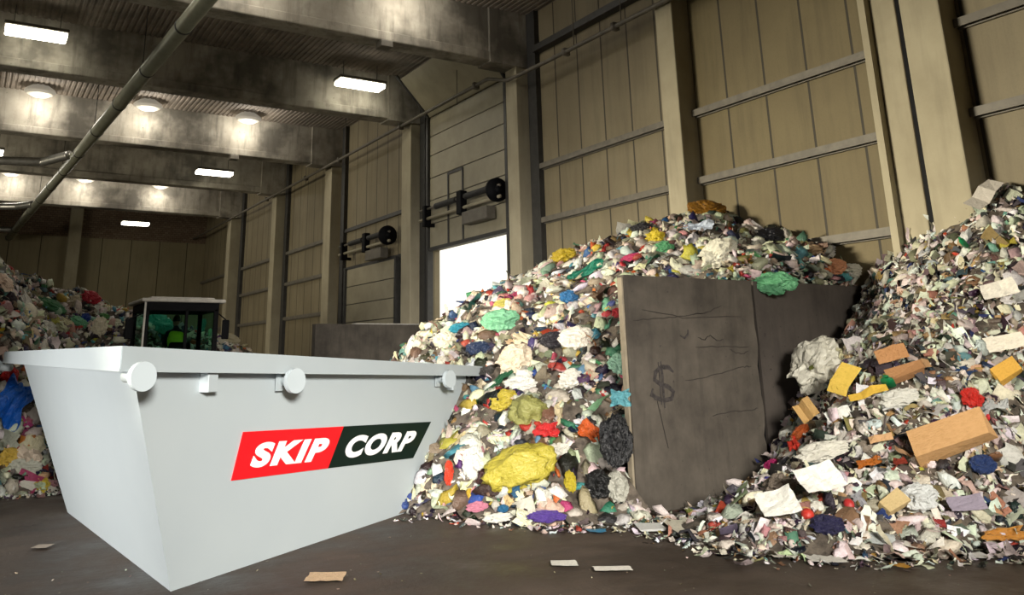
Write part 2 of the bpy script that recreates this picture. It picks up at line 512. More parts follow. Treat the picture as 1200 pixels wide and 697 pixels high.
root = empty('ventilation_duct', (2.5, 25, 8.0)); tag(root, 'long green-grey round duct hanging lengthwise under the beams', 'duct')
pa, pb = Vector((3.62, 2.0, 8.0)), Vector((1.34, 49.5, 8.0))
bm = B(); tube(bm, [pa, pb], .165, 24); obj('duct_pipe', bm, MT['duct'], root, True)
for i in range(16):
    y = 4.0 + i * 3.0
    p = pa.lerp(pb, (y - pa.y) / (pb.y - pa.y)); d = (pb - pa).normalized() * .03
    bm = B(); tube(bm, [p - d, p + d], .178, 24); obj('joint_ring', bm, MT['steel'], root, True)
for y in (7.6, 13.6, 19.6, 25.6, 31.6, 37.6, 43.6):
    p = pa.lerp(pb, (y - pa.y) / (pb.y - pa.y))
    bm = B(); tube(bm, [p, (p.x, p.y, ZC)], .012, 6); obj('hanger_rod', bm, MT['steel'], root)


def flex(pts, r, lb):
    P = []
    for a, c in zip(pts, pts[1:]):
        a, c = Vector(a), Vector(c); n = max(2, int((c - a).length / .06))
        P += [a.lerp(c, i / n) for i in range(n)]
    P.append(Vector(pts[-1]))
    bm = B(); tube(bm, P, [r * (1 + .1 * (i % 2)) for i in range(len(P))], 14)
    tag(obj('flexible_duct', bm, MT['silver'], None, True), lb, 'duct')


flex([(-2.5, 30.4, 8.0), (.29, 30.27, 8.0), (1.5, 29.9, 8.0), (2.15, 28.7, 8.05)], .13, 'ribbed silver hose joining the long duct, nearer of two')
flex([(-2.5, 39.6, 8.0), (.6, 39.5, 8.0), (1.2, 39.2, 8.0), (1.75, 38.6, 8.05)], .13, 'ribbed silver hose joining the long duct near the end wall')
flex([(-2.5, 46.6, 8.0), (.4, 46.5, 8.0), (1.35, 46.3, 8.0)], .12, 'short silver hose at the far end of the long duct')


# lamps
def tube_lamp(x0, x1, y, z, lb):
    root = empty('ceiling_lamp', ((x0 + x1) / 2, y, z)); tag(root, lb, 'lamp', 'tube ceiling lamps')
    bm = B(); box(bm, x0, x1, y - .28, y + .28, z + .03, z + .12, .02); obj('housing', bm, MT['rail'], root)
    bm = B(); box(bm, x0 + .03, x1 - .03, y - .26, y + .26, z - .10, z + .03, .03); obj('diffuser', bm, MT['lamp'], root)
    for x in (x0 + .2, x1 - .2):
        bm = B(); tube(bm, [(x, y, z + .1), (x, y, ZC)], .01, 6); obj('hanger_rod', bm, MT['steel'], root)


tube_lamp(-.10, 1.30, 21.7, 9.42, 'large bright tube lamp at the top left')
tube_lamp(8.30, 9.75, 21.7, 9.42, 'bright tube lamp under the nearest lit beam')
tube_lamp(7.10, 8.55, 33.6, 9.0, 'tube lamp in front of the second dark beam')
tube_lamp(-1.0, .42, 33.6, 9.0, 'tube lamp just cut off by the left picture edge')
tube_lamp(6.2, 7.55, 45.8, 8.62, 'farthest tube lamp before the end wall')


def dome_lamp(x, y, z, lb, e):
    root = empty('high_bay_lamp', (x, y, z)); tag(root, lb, 'lamp', 'faceted dome lamps beside the beams')
    bm = B()
    prof = [(.10, .30), (.16, .24), (.42, .06), (.46, -.02), (.38, -.10), (.22, -.17), (.0, -.2)]
    N = 20; R_ = []
    for rr, zz in prof[:-1]: R_.append([bm.verts.new((x + rr * math.cos(2 * PI * k / N), y + rr * .7 * math.sin(2 * PI * k / N), z + zz)) for k in range(N)])
    tip = bm.verts.new((x, y, z - .2))
    for a, c in zip(R_, R_[1:]):
        for k in range(N): bm.faces.new((a[k], a[(k + 1) % N], c[(k + 1) % N], c[k]))
    for k in range(N): bm.faces.new((R_[-1][k], R_[-1][(k + 1) % N], tip))
    obj('lens', bm, MT['domeglow'], root)
    bm = B(); tube(bm, [(x, y, z + .26), (x, y, ZC)], .05, 10); obj('mount', bm, MT['rail'], root)
    L = bpy.data.lights.new('lamp_light', 'POINT'); L.energy = e * 1.25; L.color = (1, .95, .85); L.shadow_soft_size = .22
    lo = bpy.data.objects.new('lamp_light', L); lo.location = (x, y - .02, z - .32); COL.objects.link(lo); lo.parent = root
    lo.matrix_parent_inverse = Matrix.Translation(-Vector(root.location))


for i, (y, xx) in enumerate(((15.75, (.9, 4.1, 7.75)), (28.3, (1.1, 4.3, 7.62)), (41.5, (.9, 3.9, 7.2)))):
    for j, x in enumerate(xx):
        dome_lamp(x, y, 9.88, ['nearest', 'middle', 'farthest'][i] + ' row dome lamp, ' + ['left', 'centre', 'right'][j] + ' of its three, lighting the beam', (62, 80, 80)[i])

# small devices bolted under the beams
for px, py, y, lb in ((455, 73, 16.5, 'small dark sensor box under the nearest lit beam'), (277, 188, 29.0, 'small dark sensor box under the middle lit beam')):
    p = on(px, py, 1, y); bm = B(); box(bm, p.x - .25, p.x + .05, p.y - .15, p.y + .15, 8.5, 8.66, .02); box(bm, p.x - .1, p.x - .04, p.y - .03, p.y + .03, 8.6, 8.7)
    tag(obj('sensor_box', bm, MT['rail']), lb, 'sensor')


# ------------------------------------------------------------------ concrete dividers
def ribbon(bm, pts, w, n, off=0.004, th=0.003):
    """flat painted stroke lying on a plane with normal n"""
    pts = [Vector(p) for p in pts]; n = Vector(n)
    L = []
    for i, p in enumerate(pts):
        t = (pts[min(i + 1, len(pts) - 1)] - pts[max(i - 1, 0)]).normalized()
        s = n.cross(t).normalized() * (w / 2) * (1 if 0 < i < len(pts) - 1 else .4)
        L.append([bm.verts.new(p + s + n * off), bm.verts.new(p - s + n * off), bm.verts.new(p - s + n * (off - th)), bm.verts.new(p + s + n * (off - th))])
    for a, c in zip(L, L[1:]):
        for k in range(4): bm.faces.new((a[k], a[(k + 1) % 4], c[(k + 1) % 4], c[k]))
    bm.faces.new(L[0]); bm.faces.new(L[-1][::-1])


def slab(bm, x0, x1, y0, y1, h, jag=0.0, seed=1, ybend=0.0):
    """upright concrete slab with slightly chipped edges"""
    r = random.Random(seed); nx, nz = 20, 22
    f = {}
    for i in range(nx + 1):
        for k in range(nz + 1):
            x = x0 + (x1 - x0) * i / nx; z = h * k / nz
            if i == nx: x += jag * (noise.noise((3.1, z * 2.3, seed)) * .8 + noise.noise((1.1, z * 7.3, seed)) * .35)
            if k == nz: z += .012 * noise.noise((x * 5, seed, 0))
            f[i, k] = bm.verts.new((x, y0 + ybend * i / nx + .006 * noise.noise((x * 3, z * 3, seed)), z))
    g = {}
    for (i, k), v in f.items():
        if i in (0, nx) or k in (0, nz): g[i, k] = bm.verts.new((v.co.x, y1 + ybend * i / nx, v.co.z))
    for i in range(nx):
        for k in range(nz): bm.faces.new((f[i, k], f[i + 1, k], f[i + 1, k + 1], f[i, k + 1]))
    for i in range(nx):
        for k in (0, nz): bm.faces.new((f[i, k], f[i + 1, k], g[i + 1, k], g[i, k]))
    for k in range(nz):
        for i in (0, nx): bm.faces.new((f[i, k], f[i, k + 1], g[i, k + 1], g[i, k]))
    bm.faces.new([g[i, 0] for i in range(nx + 1)] + [g[nx, k] for k in range(1, nz)] + [g[i, nz] for i in range(nx, -1, -1)] + [g[0, k] for k in range(nz - 1, 0, -1)])


DY = 8.0
n_ = (0, -1, 0)
root = empty('concrete_divider', (7.8, DY, 0)); tag(root, 'near grey concrete divider slab with a dollar sign sprayed on it', 'divider wall')
bm = B(); slab(bm, 6.80, 8.97, DY, DY + .13, 2.66, .09, 3); obj('slab', bm, MT['divc'], root)
bm = B(); box(bm, 6.77, 6.80, DY + .015, DY + .10, 0, 2.63, .008); obj('lit_edge_strip', bm, MT['edge'], root)
PL = lambda x, y: onplane(x, y, (0, DY, 0), Vector(n_))
# graffiti: a dollar sign
bm = B()
S = [(789, 436), (783, 430), (775, 430), (768, 436), (767, 445), (774, 450), (783, 453), (789, 459), (787, 467), (778, 469), (768, 466), (763, 460)]
ribbon(bm, [PL(*p) for p in S], .055, n_, .004)
ribbon(bm, [PL(*p) for p in ((774, 423), (776, 440), (777, 458), (779, 478))], .035, n_, .0055)
ribbon(bm, [PL(*p) for p in ((771, 424), (773, 441), (774, 460), (775, 474))], .02, n_, .005)
ribbon(bm, [PL(*p) for p in ((765, 455), (763, 463), (770, 467))], .05, n_, .0045)
obj('dollar_graffiti', bm, MT['graff'], root)
bm = B(); ribbon(bm, [PL(*p) for p in ((797, 393), (802, 396), (806, 392), (806, 386))], .03, n_, .004); obj('paint_mark', bm, MT['graff'], root)
for pts in (((742, 375), (765, 373), (790, 371), (812, 368), (830, 366)), ((812, 369), (828, 366), (845, 358)), ((815, 406), (840, 406), (862, 406), (878, 406)), ((803, 446), (822, 443), (845, 437), (870, 430), (880, 429)),
            ((855, 409), (862, 413), (870, 415), (877, 411)), ((770, 470), (777, 500), (783, 525)), ((835, 488), (855, 482), (880, 480), (888, 478)), ((752, 362), (800, 372), (868, 371)), ((818, 396), (826, 398), (832, 392), (840, 399), (848, 397))):
    bm = B(); P = [PL(*p) for p in pts]
    Q = []
    for a, c in zip(P, P[1:]):
        for i in range(4): Q.append(a.lerp(c, i / 4) + Vector((0, 0, rnd.uniform(-.01, .01))))
    Q.append(P[-1]); ribbon(bm, Q, .009, n_, .007, .006); obj('crack', bm, MT['crack'], root)

root = empty('concrete_divider', (10.2, DY + .06, 0)); tag(root, 'second grey concrete divider slab reaching the wall behind the paper heap', 'divider wall')
bm = B(); slab(bm, 9.13, 11.42, DY + .10, DY + .32, 2.67, .0, 9); obj('slab', bm, MT['divd'], root)
bm = B(); box(bm, 8.85, 9.2, DY + .14, DY + .20, 0, 2.63); obj('joint_filler', bm, MT['black'], root)
root = empty('concrete_divider', (9.7, 22, 0)); tag(root, 'low looking concrete divider beyond the skip, before the closed door', 'divider wall')
bm = B(); slab(bm, 8.04, 11.42, 22.0, 22.25, 2.66, .0, 5); obj('slab', bm, MT['divc'], root)
bm = B(); box(bm, 9.3, 11.4, 22.27, 22.6, 2.52, 2.70, .02); obj('capping', bm, MT['roofw'], root)

# ------------------------------------------------------------------ the white skip
B1, B2, B3 = on(200, 693, 2, 0), on(513, 588, 2, 0), on(79, 600, 2, 0)
u = (B2 - B1).normalized(); v = (B3 - B1).normalized()
nl = Vector((u.y, -u.x, 0)).normalized()      # outward of the long side
ne = Vector((-v.y, v.x, 0)).normalized()
if ne.dot(u) > 0: ne = -ne                     # outward of the near end


def on_side(px, py, off):                      # where the pixel's ray meets the upright plane of the long side, pushed out by off
    return onplane(px, py, B1 + nl * off, nl)


S1 = on_side(153, 433, .05); S2 = on_side(556, 441, .05)
T1 = on_side(143, 405, .17); T2 = on_side(573, 429.5, .17)
# far end corners lie along the end direction from the near corners
vn = Vector((v.y, -v.x, 0)).normalized()
T3 = onplane(5, 412, T1, vn); S3 = onplane(27, 431, S1, vn)
T4 = T2 + (T3 - T1); S4 = S2 + (S3 - S1); B4 = B2 + (B3 - B1)
skip = empty('skip_bin', B1.lerp(B4, .5)); tag(skip, 'large white metal skip with a red and black printed logo on its side', 'skip')


def inset(q, d):
    c = (q[0] + q[1] + q[2] + q[3]) / 4
    return [p + (c - p).normalized() * d * 1.4 for p in q]


bm = B()
lo = [B1, B2, B4, B3]; hi = [S1, S2, S4, S3]
hi = [p + Vector((0, 0, .06)) for p in hi]
li = [p + Vector((0, 0, .05)) for p in inset(lo, .04)]; hii = inset(hi, .04)
a = [bm.verts.new(p) for p in lo]; c = [bm.verts.new(p) for p in hi]; e = [bm.verts.new(p) for p in li]; f = [bm.verts.new(p) for p in hii]
for i in range(4):
    j = (i + 1) % 4
    bm.faces.new((a[i], a[j], c[j], c[i])); bm.faces.new((c[i], c[j], f[j], f[i])); bm.faces.new((f[i], f[j], e[j], e[i]))
bm.faces.new(a[::-1]); bm.faces.new(e)
obj('shell', bm, MT['skip'], skip)
# rim: hollow band round the top
bm = B()
hgt = {0: .183, 1: .128, 2: .14, 3: .155}
to = [T1, T2, T4, T3]; ti = inset(to, .14)
bo = [p - Vector((0, 0, hgt[i])) for i, p in enumerate(to)]; bi = [p - Vector((0, 0, hgt[i])) for i, p in enumerate(ti)]
R4 = [[bm.verts.new(p) for p in q] for q in (to, ti, bi, bo)]
for r_, s_ in ((0, 1), (1, 2), (2, 3), (3, 0)):
    for i in range(4):
        j = (i + 1) % 4; bm.faces.new((R4[r_][i], R4[r_][j], R4[s_][j], R4[s_][i]))
bmesh.ops.recalc_face_normals(bm, faces=bm.faces[:])
bmesh.ops.bevel(bm, geom=bm.edges[:], offset=.008, segments=2, affect='EDGES')
obj('rim', bm, MT['skip'], skip)
# thin lip under the rim
bm = B()
def lipring(d, dz, h):
    q = [p - Vector((0, 0, hgt[i] + dz)) for i, p in enumerate(inset(to, d))]
    q2 = [p - Vector((0, 0, h)) for p in q]; q3 = [p for p in inset(q, .05)]
    return q, q2
q, q2 = lipring(-.012, -.02, .02)
hexa(bm, q2, q)
bm.faces.ensure_lookup_table()
bmesh.ops.delete(bm, geom=[bm.faces[0], bm.faces[1]], context='FACES')
obj('rim_lip', bm, MT['skip'], skip)


def lug(px, py, off, length, r, side=nl, anchor=B1, base=None, rr=.045):
    c = onplane(px, py, anchor + side * (off + length), side)
    side = (side + Vector((-.05, -.45, 0))).normalized()
    bm = B(); tube(bm, [c - side * (length + .04), c], rr, 16); o = obj('lug_pin', bm, MT['skip'], skip, True)
    bm = B(); tube(bm, [c - side * .02, c + side * .03], r, 36); d_ = obj('lug_disc', bm, MT['skip'], skip)
    for p in d_.data.polygons:
        p.use_smooth = False
    if base:
        z = c.z; cc = c - side * length
        bm = B()
        A = [cc + u * s * .1 + Vector((0, 0, t * .09)) for s, t in ((-1, -1), (1, -1), (1, 1), (-1, 1))]
        hexa(bm, A, [p + side * .015 for p in A]); obj('lug_plate', bm, MT['skip'], skip)
    return c


lug(166, 441, .12, .17, .105)
lug(345, 446, .07, .17, .112, base=True)
lug(526, 444, .06, .17, .108, base=True)
# lifting brackets below the rim
for px, py, w, h in ((248, 447, .12, .17), (531, 450, .08, .15)):
    c = on_side(px, py, .12); bm = B()
    A = [c + u * s * w * .5 + Vector((0, 0, t * h * .5)) for s, t in ((-1, -1), (1, -1), (1, 1), (-1, 1))]
    hexa(bm, [p - nl * .14 for p in A], [p + nl * .02 for p in A]); bmesh.ops.bevel(bm, geom=bm.edges[:], offset=.006, segments=1, affect='EDGES')
    obj('lifting_bracket', bm, MT['skip'], skip)
# the lug on the far long side, peeping past the corner
c = T3 - Vector((0, 0, .22)) - ne * (-.02)
bm = B(); tube(bm, [c + nl * .2, c - nl * .10], .05, 14); obj('lug_pin', bm, MT['skip'], skip, True)
bm = B(); tube(bm, [c - nl * .08, c - nl * .13], .105, 30); obj('lug_disc', bm, MT['skip'], skip)

# logo on the long side: plane through the shell's side
P0 = B1.copy(); sn = (B2 - B1).cross(S1 - B1).normalized()
if sn.dot(Vector(ORG) - B1) < 0: sn = -sn
Z = lambda x, y: onplane(x, y, P0 + sn * .006, sn)


def quadpart(name, pts, mat, th=.004):
    bm = B(); q = [Z(*p) for p in pts]
    hexa(bm, [p - sn * .004 for p in q], [p + sn * th for p in q]); return obj(name, bm, mat, skip)


quadpart('logo_panel', [(285, 506), (402.5, 499.5), (384, 548.5), (271, 563)], MT['red'])['label'] = 'red logo panel'
quadpart('logo_panel', [(402.5, 499.5), (505, 494), (484, 536.5), (384, 548.5)], MT['logodark'])['label'] = 'near-black logo panel'


def stroke_text(word, quad):
    """heavy slanted lettering: each letter outlined in a unit box, then mapped onto the skip side"""
    cu = bpy.data.curves.new('lettering', 'FONT'); cu.body = word; cu.offset = .055; cu.space_character = 1.16
    cu.resolution_u = 8
    to_ = bpy.data.objects.new('lettering', cu); COL.objects.link(to_)
    dg = bpy.context.evaluated_depsgraph_get()
    me = bpy.data.meshes.new_from_object(to_.evaluated_get(dg))
    bpy.data.objects.remove(to_); bpy.data.curves.remove(cu)
    xs = [q.co.x for q in me.vertices]; ys = [q.co.y for q in me.vertices]
    x0, x1, y0, y1 = min(xs), max(xs), min(ys), max(ys)
    bl, br, tr, tl = [Z(*p) for p in quad]
    for q in me.vertices:
        s = (q.co.x - x0) / (x1 - x0); t = (q.co.y - y0) / (y1 - y0)
        # perspective-true: the quad is a true parallelogram-like patch on the plane
        q.co = bl.lerp(br, s).lerp(tl.lerp(tr, s), t) + sn * .006
    bm = B(); bm.from_mesh(me); bpy.data.meshes.remove(me)
    for f_ in bm.faces: f_.smooth = False
    r = bmesh.ops.extrude_face_region(bm, geom=bm.faces[:])
    for g_ in r['geom']:
        if isinstance(g_, bmesh.types.BMVert): g_.co += sn * .004
    o = obj('lettering', bm, MT['white'], skip); o['label'] = 'white slanted letters reading ' + word
    return o


stroke_text('SKIP', [(291, 548.6), (375, 540), (388.5, 512), (302, 518.5)])
stroke_text('CORP', [(400, 537.5), (477, 528), (490, 504), (410.5, 510.5)])


# ------------------------------------------------------------------ waste: prototype shapes (numpy)
def ico(sub):
    bm = bmesh.new(); bmesh.ops.create_icosphere(bm, subdivisions=sub, radius=1)
    V_ = np.array([v.co[:] for v in bm.verts]); F_ = [tuple(v.index for v in f.verts) for f in bm.faces]; bm.free()
    return V_, F_


def ridged(p, f, o):
    return 1 - abs(noise.noise((p[0] * f + o, p[1] * f - o, p[2] * f + o * .7))) * 2


def bag_proto(seed, sub=3, flat=.6, knot=False, amp=.28):
    V_, F_ = ico(sub); r = random.Random(seed); o = r.uniform(0, 90)
    out = np.zeros_like(V_)
    st = (r.uniform(.75, 1.15), r.uniform(.6, .95), flat * r.uniform(.8, 1.2))
    for i, p in enumerate(V_):
        d = 1 + amp * (ridged(p, 1.3, o) - .5) + amp * .75 * (ridged(p, 3.1, o + 5) - .5) + amp * .35 * (ridged(p, 6.5, o + 9) - .5)
        q = p * d
        if knot and p[2] > .72:
            t = (p[2] - .72) / .28; q = q * np.array([1 - .75 * t, 1 - .75 * t, 1]) + np.array([0, 0, .5 * t])
        out[i] = q * np.array(st)
    return out, F_


def sheet_proto(seed, n=6, curl=.5, amp=.25, aspect=1.0, torn=.1):
    r = random.Random(seed); o = r.uniform(0, 90); V_ = []; F_ = []
    for i in range(n + 1):
        for j in range(n + 1):
            x = (i / n - .5) * 2; y = (j / n - .5) * 2 * aspect
            ed = 1 + torn * noise.noise((x * 2 + o, y * 2, o)) * 2
            z = amp * (ridged((x, y, 0), 1.1, o) - .5) + amp * .5 * (ridged((x, y, 1), 2.6, o) - .5) + curl * .5 * (x * x - .3) * r.choice((1,)) + .3 * curl * x * y
            V_.append((x * ed, y * ed, z))
    for i in range(n):
        for j in range(n):
            a = i * (n + 1) + j; F_.append((a, a + 1, a + n + 2, a + n + 1))
    return np.array(V_), F_


def card_proto(seed, fold=True, th=.02, aspect=.7):
    r = random.Random(seed); V_ = []; F_ = []
    xs = [-1, -.35, .3, 1]; z0 = [r.uniform(-.25, .25) for _ in xs]; z1 = [z + r.uniform(-.2, .2) for z in z0]
    for t in (0, th):
        for x, a, b_ in zip(xs, z0, z1):
            j = r.uniform(-.06, .06)
            V_.append((x, -aspect + j, a + t)); V_.append((x, aspect + j, b_ + t))
    for k in range(3):
        a = 2 * k; F_.append((a, a + 2, a + 3, a + 1)); F_.append((a + 8, a + 9, a + 11, a + 10))
        F_.append((a, a + 8, a + 10, a + 2)); F_.append((a + 1, a + 3, a + 11, a + 9))
    F_.append((0, 1, 9, 8)); F_.append((6, 14, 15, 7))
    return np.array(V_), F_


def strip_proto(seed, n=8, w=.12):
    r = random.Random(seed); V_ = []; F_ = []
    p = np.array([-1.0, 0, 0]); a = r.uniform(-.3, .3); b_ = 0; tw = r.uniform(0, 3)
    for i in range(n + 1):
        s = np.array([math.sin(tw) * .3, math.cos(tw), math.sin(tw)]) * w
        V_ += [p + s, p - s]
        a += r.uniform(-.6, .6); b_ += r.uniform(-.5, .5); tw += r.uniform(-.5, .7)
        p = p + np.array([math.cos(a) * math.cos(b_), math.sin(a), math.sin(b_)]) * 2 / n
    for i in range(n): F_.append((2 * i, 2 * i + 2, 2 * i + 3, 2 * i + 1))
    return np.array(V_), F_


def lathe_proto(prof, N=12, crush=.0, seed=1):
    V_ = []; F_ = []
    for r_, z in prof:
        for k in range(N):
            a = 2 * PI * k / N
            q = (r_ * math.cos(a), r_ * math.sin(a), z)
            d = crush * noise.noise((q[0] * 3 + seed, q[1] * 3, q[2] * 2))
            V_.append((q[0] * (1 + d), q[1] * (1 - .5 * crush) * (1 + d), q[2]))
    for i in range(len(prof) - 1):
        for k in range(N):
            F_.append((i * N + k, i * N + (k + 1) % N, (i + 1) * N + (k + 1) % N, (i + 1) * N + k))
    F_.append(tuple(range(N))[::-1]); F_.append(tuple((len(prof) - 1) * N + k for k in range(N)))
    return np.array(V_), F_


BOT = [(.30, -1), (.34, -.95), (.34, .25), (.30, .45), (.14, .72), (.12, .76), (.12, .95), (.15, .95), (.15, 1.0)]
BOTN = [(.26, -1), (.34, -.96), (.34, -.5), (.31, -.45), (.34, -.4), (.34, .1), (.3, .3), (.13, .6), (.11, .62), (.11, .78)]
TUB = [(.62, -.5), (.78, .5), (.82, .5), (.82, .56), (.74, .56), (.58, -.44)]
CANP = [(.36, -.8), (.4, -.76), (.4, .72), (.34, .8)]


def box_proto(seed, crush=.12, flaps=True):
    """cardboard carton with open flaps"""
    r = random.Random(seed); V_ = []; F_ = []
    w, d, h = 1, .7, .5
    cs = [(-w, -d, -h), (w, -d, -h), (w, d, -h), (-w, d, -h), (-w, -d, h), (w, -d, h), (w, d, h), (-w, d, h)]
    cs = [tuple(q + r.uniform(-crush, crush) for q in p) for p in cs]
    V_ += cs
    F_ += [(0, 3, 2, 1), (0, 1, 5, 4), (1, 2, 6, 5), (2, 3, 7, 6), (3, 0, 4, 7)]
    if flaps:
        for a, b_, dr in ((4, 5, (0, -.5, .25)), (5, 6, (.45, 0, -.1)), (6, 7, (0, .2, .5)), (7, 4, (-.5, 0, .1))):
            k = len(V_); V_.append(tuple(np.array(V_[b_]) + np.array(dr))); V_.append(tuple(np.array(V_[a]) + np.array(dr)))
            F_.append((a, b_, k, k + 1))
    else:
        F_.append((4, 5, 6, 7))
    return np.array(V_), F_


def mesh_from(name, proto, mat, smooth=False):
    me = bpy.data.meshes.new(name)
    me.from_pydata([tuple(p) for p in proto[0]], [], [tuple(f) for f in proto[1]])
    me.materials.append(mat)
    if smooth:
        for p in me.polygons: p.use_smooth = True
    me.update()
    return me


# ------------------------------------------------------------------ heaps as height fields through measured points
def tps(P):
    P = np.array(P, float); n = len(P)
    K = lambda d2: np.where(d2 > 1e-12, .5 * d2 * np.log(np.maximum(d2, 1e-12)), 0)
    d2 = ((P[:, None, :2] - P[None, :, :2]) ** 2).sum(-1)
    A = np.zeros((n + 3, n + 3)); A[:n, :n] = K(d2) + np.eye(n) * .02
    A[:n, n] = 1; A[:n, n + 1:] = P[:, :2]; A[n, :n] = 1; A[n + 1:, :n] = P[:, :2].T
    w = np.linalg.solve(A, np.concatenate([P[:, 2], np.zeros(3)]))

    def f(x, y):
        d2 = (x - P[:, 0]) ** 2 + (y - P[:, 1]) ** 2
        return float(w[:n] @ K(d2) + w[n] + w[n + 1] * x + w[n + 2] * y)
    return f


def inside(poly, x, y):
    c = False; j = len(poly) - 1
    for i in range(len(poly)):
        xi, yi = poly[i]; xj, yj = poly[j]
        if (yi > y) != (yj > y) and x < (xj - xi) * (y - yi) / (yj - yi) + xi: c = not c
        j = i
    return c


def edge_dist(poly, x, y, open_edges):
    best = 9
    for i in range(len(poly)):
        if i in open_edges: continue
        ax, ay = poly[i]; bx, by = poly[(i + 1) % len(poly)]
        dx, dy = bx - ax, by - ay; t = max(0, min(1, ((x - ax) * dx + (y - ay) * dy) / (dx * dx + dy * dy)))
        best = min(best, math.hypot(x - ax - t * dx, y - ay - t * dy))
    return best


def heap(name, pts, poly, open_edges, step, label, seed, steep=1.3):
    f = tps(pts)
    xs = [p[0] for p in poly]; ys = [p[1] for p in poly]
    x0, x1, y0, y1 = min(xs), max(xs), min(ys), max(ys)
    nx = int((x1 - x0) / step) + 1; ny = int((y1 - y0) / step) + 1
    bm = B(); G = {}
    for i in range(nx + 1):
        for j in range(ny + 1):
            x = x0 + (x1 - x0) * i / nx; y = y0 + (y1 - y0) * j / ny
            if not inside(poly, x, y): continue
            d = edge_dist(poly, x, y, open_edges)
            z = min(f(x, y), .03 + d * steep + .1)
            z += (.16 * noise.noise((x * 1.3, y * 1.3, seed)) + .10 * noise.noise((x * 3.3, y * 3.3, seed)) + .05 * noise.noise((x * 8, y * 8, seed))) * min(1, d * 1.5)
            G[i, j] = bm.verts.new((x, y, max(.015, z)))
    for i in range(nx):
        for j in range(ny):
            q = [(i, j), (i + 1, j), (i + 1, j + 1), (i, j + 1)]
            if all(k in G for k in q): bm.faces.new([G[k] for k in q])
    o = obj(name, bm, MT['core'], None, False)
    tag(o, label, 'waste heap', kind='stuff')
    return o


# middle heap, between the two dividers
MP = [(4.69, 9.29, 0), (5.06, 8.6, 0), (5.51, 7.95, 0), (6.1, 7.7, 0), (6.6, 7.75, .05), (4.4, 10.5, 0), (4.4, 12, 0), (4.9, 14, 0), (6, 16.5, 0), (7.5, 19, 0), (8.6, 20.5, 0),
      (5.76, 12, 1.62), (6.49, 12, 2.16), (6.72, 14, 1.62), (7.58, 14, 2.30), (7.79, 12, 2.85), (9.09, 14, 3.05), (9.25, 12, 3.45), (10.05, 12, 3.80), (10.6, 10.3, 3.95), (10.9, 9.7, 3.68), (10.9, 8.7, 3.28),
      (11.35, 8.3, 3.2), (11.0, 8.35, 3.3), (11.35, 9.2, 3.65), (10.5, 8.4, 3.2), (11.3, 12, 4.05), (11.3, 14.5, 3.6), (10.4, 16, 3.2), (11.3, 19, 2.3), (9, 18, 1.9), (8.4, 10, 2.85), (7.4, 8.7, 1.55), (7.9, 8.35, 1.9), (9, 8.4, 2.5), (10, 8.4, 3.0), (6.5, 9.9, 1.45), (5.9, 9, .8), (7.5, 10.4, 2.45), (9.4, 9.4, 3.2)]
MPOLY = [(4.6, 9.35), (5.0, 8.6), (5.45, 7.95), (6.05, 7.62), (6.72, 7.62), (6.74, 8.34), (11.4, 8.36), (11.4, 21.9), (8.9, 21.6), (7.2, 19.2), (5.8, 16.6), (4.5, 14), (4.0, 12), (4.1, 10.5)]
hM = heap('mixed_refuse_heap', MP, MPOLY, {4, 5, 6, 7}, .11, 'loose mixed household waste filling the bay left of the concrete divider', 2.0)
# right heap, papers, in front of the divider
RP = [(6.9, 7.3, .08), (6.4, 6.5, .05), (6.45, 5.8, 0), (6.9, 5.3, 0), (7.55, 5.0, 0), (8.3, 4.7, 0), (9.2, 4.25, 0), (10, 3.7, 0), (11, 3.2, 0), (8.1, 7.9, .05), (8.63, 7.9, .22), (9.2, 7.9, .8), (9.7, 7.9, 1.35), (10.77, 7.9, 2.05), (11.35, 7.9, 2.85),
      (11.1, 7.3, 2.95), (11.1, 6.6, 3.22), (11.05, 5.9, 3.5), (11.2, 5.3, 3.6), (11.3, 4.4, 2.5), (8.3, 6.3, .85), (8.9, 7.1, .95), (9.8, 7.2, 1.75), (9.4, 6.1, 1.75), (8.9, 5.3, .85), (10.3, 5.4, 2.3), (10.3, 6.6, 2.4), (7.6, 6.0, .45), (10.2, 4.6, 1.1)]
RPOLY = [(6.6, 7.6), (6.15, 6.7), (6.25, 5.75), (6.8, 5.15), (7.5, 4.85), (8.25, 4.55), (9.2, 4.1), (10, 3.6), (11.4, 3.0), (11.4, 7.97), (7.6, 7.97)]
hR = heap('paper_refuse_heap', RP, RPOLY, {8, 9}, .10, 'loose paper and packaging waste piled against the right side of the concrete divider', 7.0, 1.5)
# left heap behind the skip, running on behind the loader; unseen left front added to shade the skip
LP = [(1.4, 13.8, 0), (.69, 13.8, 0), (-1, 12.2, .3), (-2.0, 10.0, .3), (-4, 7.7, .2), (-6.5, 7.7, .2), (-2.4, 11.2, 2.6), (-3.6, 10.2, 3.7), (-5.5, 10.2, 3.9), (-7, 11, 3.9), (-2.6, 13.2, 3.2), (-4.2, 13.2, 3.6), (-6, 14, 3.4), (-1.2, 14.2, 2.2), (1.8, 15.2, .1), (2.3, 17, .4), (2.6, 19, .9), (.5, 17.6, 3.25), (1.44, 18.4, 3.05), (2.0, 19.2, 2.7), (2.4, 21, 2.6), (2.9, 23.2, 2.8), (-3, 18, 3.2), (-6, 18, 3.2), (-6, 28, 2.4), (0, 26, 3.7),
      (1.2, 16, 1.6), (-.3, 15.6, 1.9), (3.4, 25, 3.0), (4.5, 25.6, 2.45), (6.0, 26.5, 2.2), (6.7, 27, 2.15), (7.7, 27, 1.95), (8.4, 27, 1.55), (9.4, 27, 0), (5, 24.1, .6), (7, 25.2, .3), (3, 31, 2.0), (-3, 31, 2.5)]
